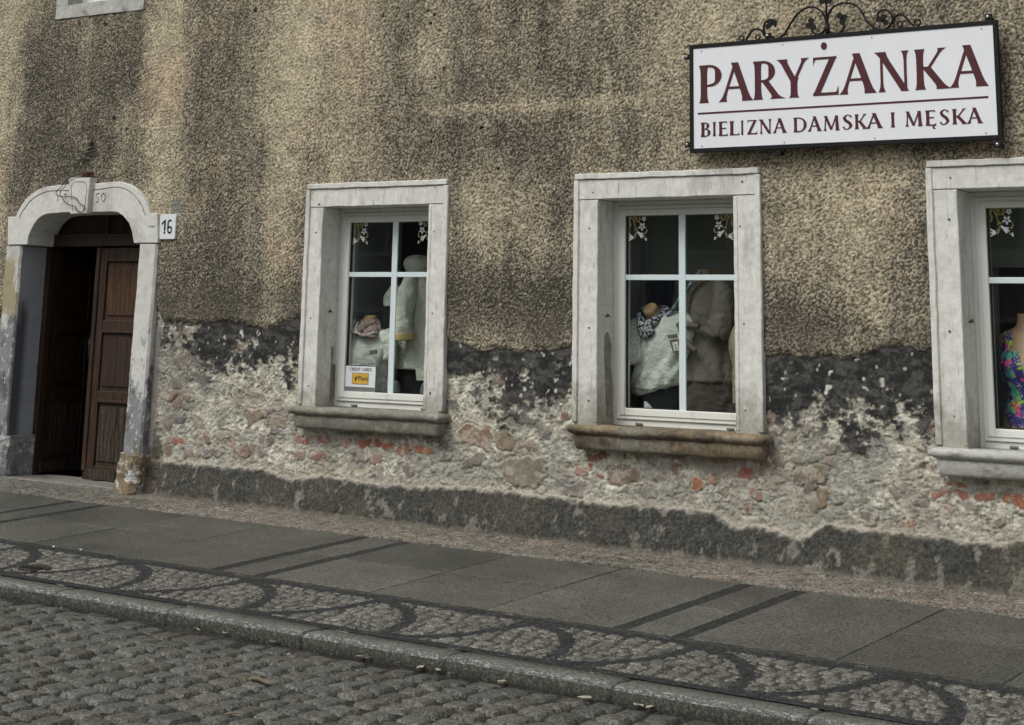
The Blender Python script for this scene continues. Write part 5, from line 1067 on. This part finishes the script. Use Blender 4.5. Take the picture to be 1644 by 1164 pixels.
Ux = Sx*np.sqrt(1-rr_*Sy**2/2); Uy = Sy*np.sqrt(1-rr_*Sx**2/2); edge_ = np.maximum(np.abs(Sx), np.abs(Sy))
rng = np.random.RandomState(5)
def warp(x, y):
    x = np.atleast_1d(np.asarray(x, float)); y = np.atleast_1d(np.asarray(y, float))
    return x+(fbm(x*1.3, y*1.3, 2, 131)-.5)*.16, y+(fbm(x*1.3, y*1.3, 2, 132)-.5)*.16
idx9 = np.arange(nS*nS).reshape(nS, nS); q9 = np.stack([idx9[:-1, :-1], idx9[:-1, 1:], idx9[1:, 1:], idx9[1:, :-1]], -1).reshape(-1, 4); off = 0
for ci in range(int(-3.5/ROWX), int(5.2/ROWX)):
    off_y = rng.uniform(0, .5)*LY; yy = KF-.012-rng.uniform(0, .06)
    while yy > -5.35:
        ly = LY*rng.uniform(.82, 1.22); cx = (ci+.5)*ROWX; cy = yy-ly/2; yy -= ly
        hx = ROWX/2*.935; hy = ly/2*.94; J = rng.uniform(-.013, .013, (4, 2))
        w4 = [(1-Ux)*(1-Uy)/4, (1+Ux)*(1-Uy)/4, (1+Ux)*(1+Uy)/4, (1-Ux)*(1+Uy)/4]
        px_ = cx+Ux*hx+sum(w4[k]*J[k, 0] for k in range(4)); py_ = cy+Uy*hy+sum(w4[k]*J[k, 1] for k in range(4))
        if cy-hy < -5.3: continue
        X_, Y_ = warp(px_, py_); Y_ = np.minimum(Y_, KF-.004)
        tx, ty = rng.uniform(-.035, .035, 2); sd_ = rng.randint(999)
        zt = road_base(X_, Y_)+.012+rng.uniform(-.0035, .0035)+tx*(px_-cx)+ty*(py_-cy)+.0025*(1-Ux**2)*(1-Uy**2)+.005*(fbm(X_*26, Y_*26, 3, sd_, .6)-.5)
        gt = float(ss(KF-.22, KF-.02, np.array(cy+rng.uniform(-.05, .05)))); zt = zt-gt*.008
        zt = zt-.003*ss(.75, .95, edge_)-.030*(edge_ > .99)
        grow = 1+.0*edge_
        tone = rng.uniform(.78, 1.22)*(1-.35*gt); warm = rng.uniform(-.04, .05)
        cc = np.array([.090*(1+warm), .090, .078*(1-warm)])*tone; cc = cc[None, None]*(.6+.8*(.5*vn(X_*90, Y_*90, 7)+.5*fbm(X_*35, Y_*35, 3, 8)))[..., None]
        cc = mixc(cc, [.030, .029, .025], ss(.80, 1.0, edge_+(vn(X_*60, Y_*60, 9)-.5)*.25)*.75)
        V_.append(np.stack([X_, Y_, zt], -1).reshape(-1, 3)); C_.append(cc.reshape(-1, 3)); F_.append(q9+off); off += nS*nS
o = setts_mesh('road_setts', V_, C_, F_); tag(o, 'old street of uneven dark grey granite setts', None, None, 'structure')
# wide terrain sheet beneath everything to the horizon
mb = MB(); mb.grid([[(x_, y_, -1.35) for x_ in (-150, 150)] for y_ in (-150, 150)], False, False, False); o = mb.build('ground', M['threshold']); tag(o, 'flat ground beyond the street', None, None, 'structure')

# small fittings and litter on the ground
p = (-.93, -2.42); mb = MB(); mb.disc(0, 0, .1, 0, .01, 24)
bm = mb.bm
for v in bm.verts: x_, y_, z_ = v.co; v.co = (p[0]+x_*1.0, p[1]+z_*.85, G(p[0]+x_, p[1]+z_)+.009+y_*.4)
for k in range(-3, 4): mb.box(p[0]+k*.024-.004, p[0]+k*.024+.004, p[1]-.05, p[1]+.05, G(p[0], p[1])+.010, G(p[0], p[1])+.0165)
o = mb.build('valve_cover', mat('rusted_cast_iron', (.035, .03, .024), .8, [(40, 4, .6, .3, .7)], (60, .5, .003)), None, bevel=.002); tag(o, 'round dark cast iron valve cover set in the mosaic strip at lower left', 'valve cover')
def road_z(x_, y_): return float(road_base(np.array([[x_]]), np.array([[y_]]))[0, 0])+.012
def Gp(U, V, zoff=0, plane='road'):
    d = _f+(U-PX)/FPX*_r-(V-PY)/FPX*_u
    a, b, c = (.3367, -.0121, .0636) if plane == 'pave' else (.3367+.0636*KF-KH-.022*KF, -.0121, .022)
    t = -(CAM[2]-a-b*CAM[0]-c*CAM[1])/(d[2]-b*d[0]-c*d[1]); q = CAM+t*d; return float(q[0]), float(q[1])
LIT = [(95, 985, .02), (318, 1020, .02), (366, 1024, .022), (450, 1036, .03), (462, 1061, .022), (590, 1060, .03), (600, 1062, .022), (683, 1078, .035), (711, 1083, .024), (721, 1090, .024), (655, 1070, .012), (808, 1102, .02), (805, 1106, .018), (940, 1130, .035), (1050, 1142, .03), (375, 1157, .045), (532, 1060, .01), (1030, 1140, .03)]
labs = ['pale paper scrap on the setts below the left end of the kerb', 'small pale scrap beside the kerb under the first mosaic wave']
for k, (u_, v_, s_) in enumerate(LIT):
    x_, y_ = Gp(u_, v_); y_ = min(y_, KF-.02); z_ = road_z(x_, y_); a = random.uniform(0, 3.14); mb = MB(); n = 7
    ca_, sa_ = math.cos(a), math.sin(a); pts = []
    for i in range(n):
        b = 2*math.pi*i/n; r1 = s_*random.uniform(.75, 1.1)*math.cos(b); r2 = s_*.42*random.uniform(.7, 1.1)*math.sin(b); pts.append((x_+r1*ca_-r2*sa_, y_+r1*sa_+r2*ca_, z_+.008+random.uniform(0, .006)))
    rings = [pts, [(p_[0], p_[1], p_[2]+.0015) for p_ in pts]]; mb.grid(rings)
    o = mb.build('litter_scrap', M['litter'] if k % 3 else M['leafbrown']); tag(o, 'tiny pale or brown scrap of litter lying on the setts by the kerb', 'litter', 'litter scraps along the kerb')
x_, y_ = Gp(420, 1103); mb = MB(); z_ = road_z(x_, y_); pts = [(x_+.075*math.cos(b)*(1+.2*math.sin(2*b)), y_+.025*math.sin(b)-.01*math.cos(b), z_+.010+.006*math.sin(3*b)) for b in [i*.4 for i in range(15)]]; mb.grid([pts, [(p_[0], p_[1], p_[2]+.002) for p_ in pts]]); o = mb.build('dry_leaf', M['leafbrown']); tag(o, 'long pale brown dry leaf on the road setts at lower left', 'leaf')
for (u_, v_, s_, lb) in ((568, 834, .035, 'bent white paper shred on the sandy strip under the window nearest the door'), (85, 882, .012, 'tiny white shred on the dark band at far left'), (129, 887, .01, 'white dot of chewing gum on the dark band left of the first slab joint')):
    x_, y_ = Gp(u_, v_, 0, 'pave'); z_ = G(x_, y_)+.016; mb = MB(); pts = [(x_+s_*math.cos(b), y_+.35*s_*math.sin(b), z_+.004*math.sin(2*b)) for b in [i*.785 for i in range(8)]]; mb.grid([pts, [(p_[0], p_[1], p_[2]+.002) for p_ in pts]]); o = mb.build('paper_shred', M['plate']); tag(o, lb, 'litter')

# ------------------------------------------------------------------ houses across the street (only seen mirrored in the panes)
def house(x0, x1, hgt, col_, lab):
    y0, y1 = -36, -27; zg = -1.3
    H = empty('street_house', ((x0+x1)/2, y1, zg), lab, 'house', 'houses across the street')
    mb = MB(); mb.box(x0, x1, y0, y1, zg, hgt); mb.build('wall', mat('house_plaster', col_, .9, [(1.5, 4, .85, .3, .7)]), H)
    mb = MB(); mb.grid([[(x0, y1+.4, hgt), (x0, (y0+y1)/2, hgt+4), (x0, y0-.4, hgt)], [(x1, y1+.4, hgt), (x1, (y0+y1)/2, hgt+4), (x1, y0-.4, hgt)]]); mb.build('roof', M['tile'], H)
    n = int((x1-x0)/3)
    for fl in range(3):
        for k in range(n):
            cx = x0+(x1-x0)*(k+.5)/n; z_ = .6+fl*3.1
            if z_+1.6 > hgt: continue
            mb = MB(); mb.box(cx-.65, cx+.65, y1, y1+.06, z_-.1, z_+1.7); w_ = mb.build('window', M['sillwhite'], H); mb = MB(); mb.box(cx-.52, cx+.52, y1+.061, y1+.075, z_, z_+1.6); mb.build('pane', M['farwin'], w_)
house(-62, -46, 9.5, (.20, .19, .16), 'brown house across the street, far left of the row'); house(-45.9, -30, 8.5, (.19, .20, .18), 'grey green house across the street, second of the row'); house(-29.9, -14, 10, (.12, .10, .08), 'tan house across the street, middle of the row'); house(-13.9, 6, 9, (.20, .19, .18), 'grey house across the street opposite the shop')
print('objects', len(bpy.data.objects))
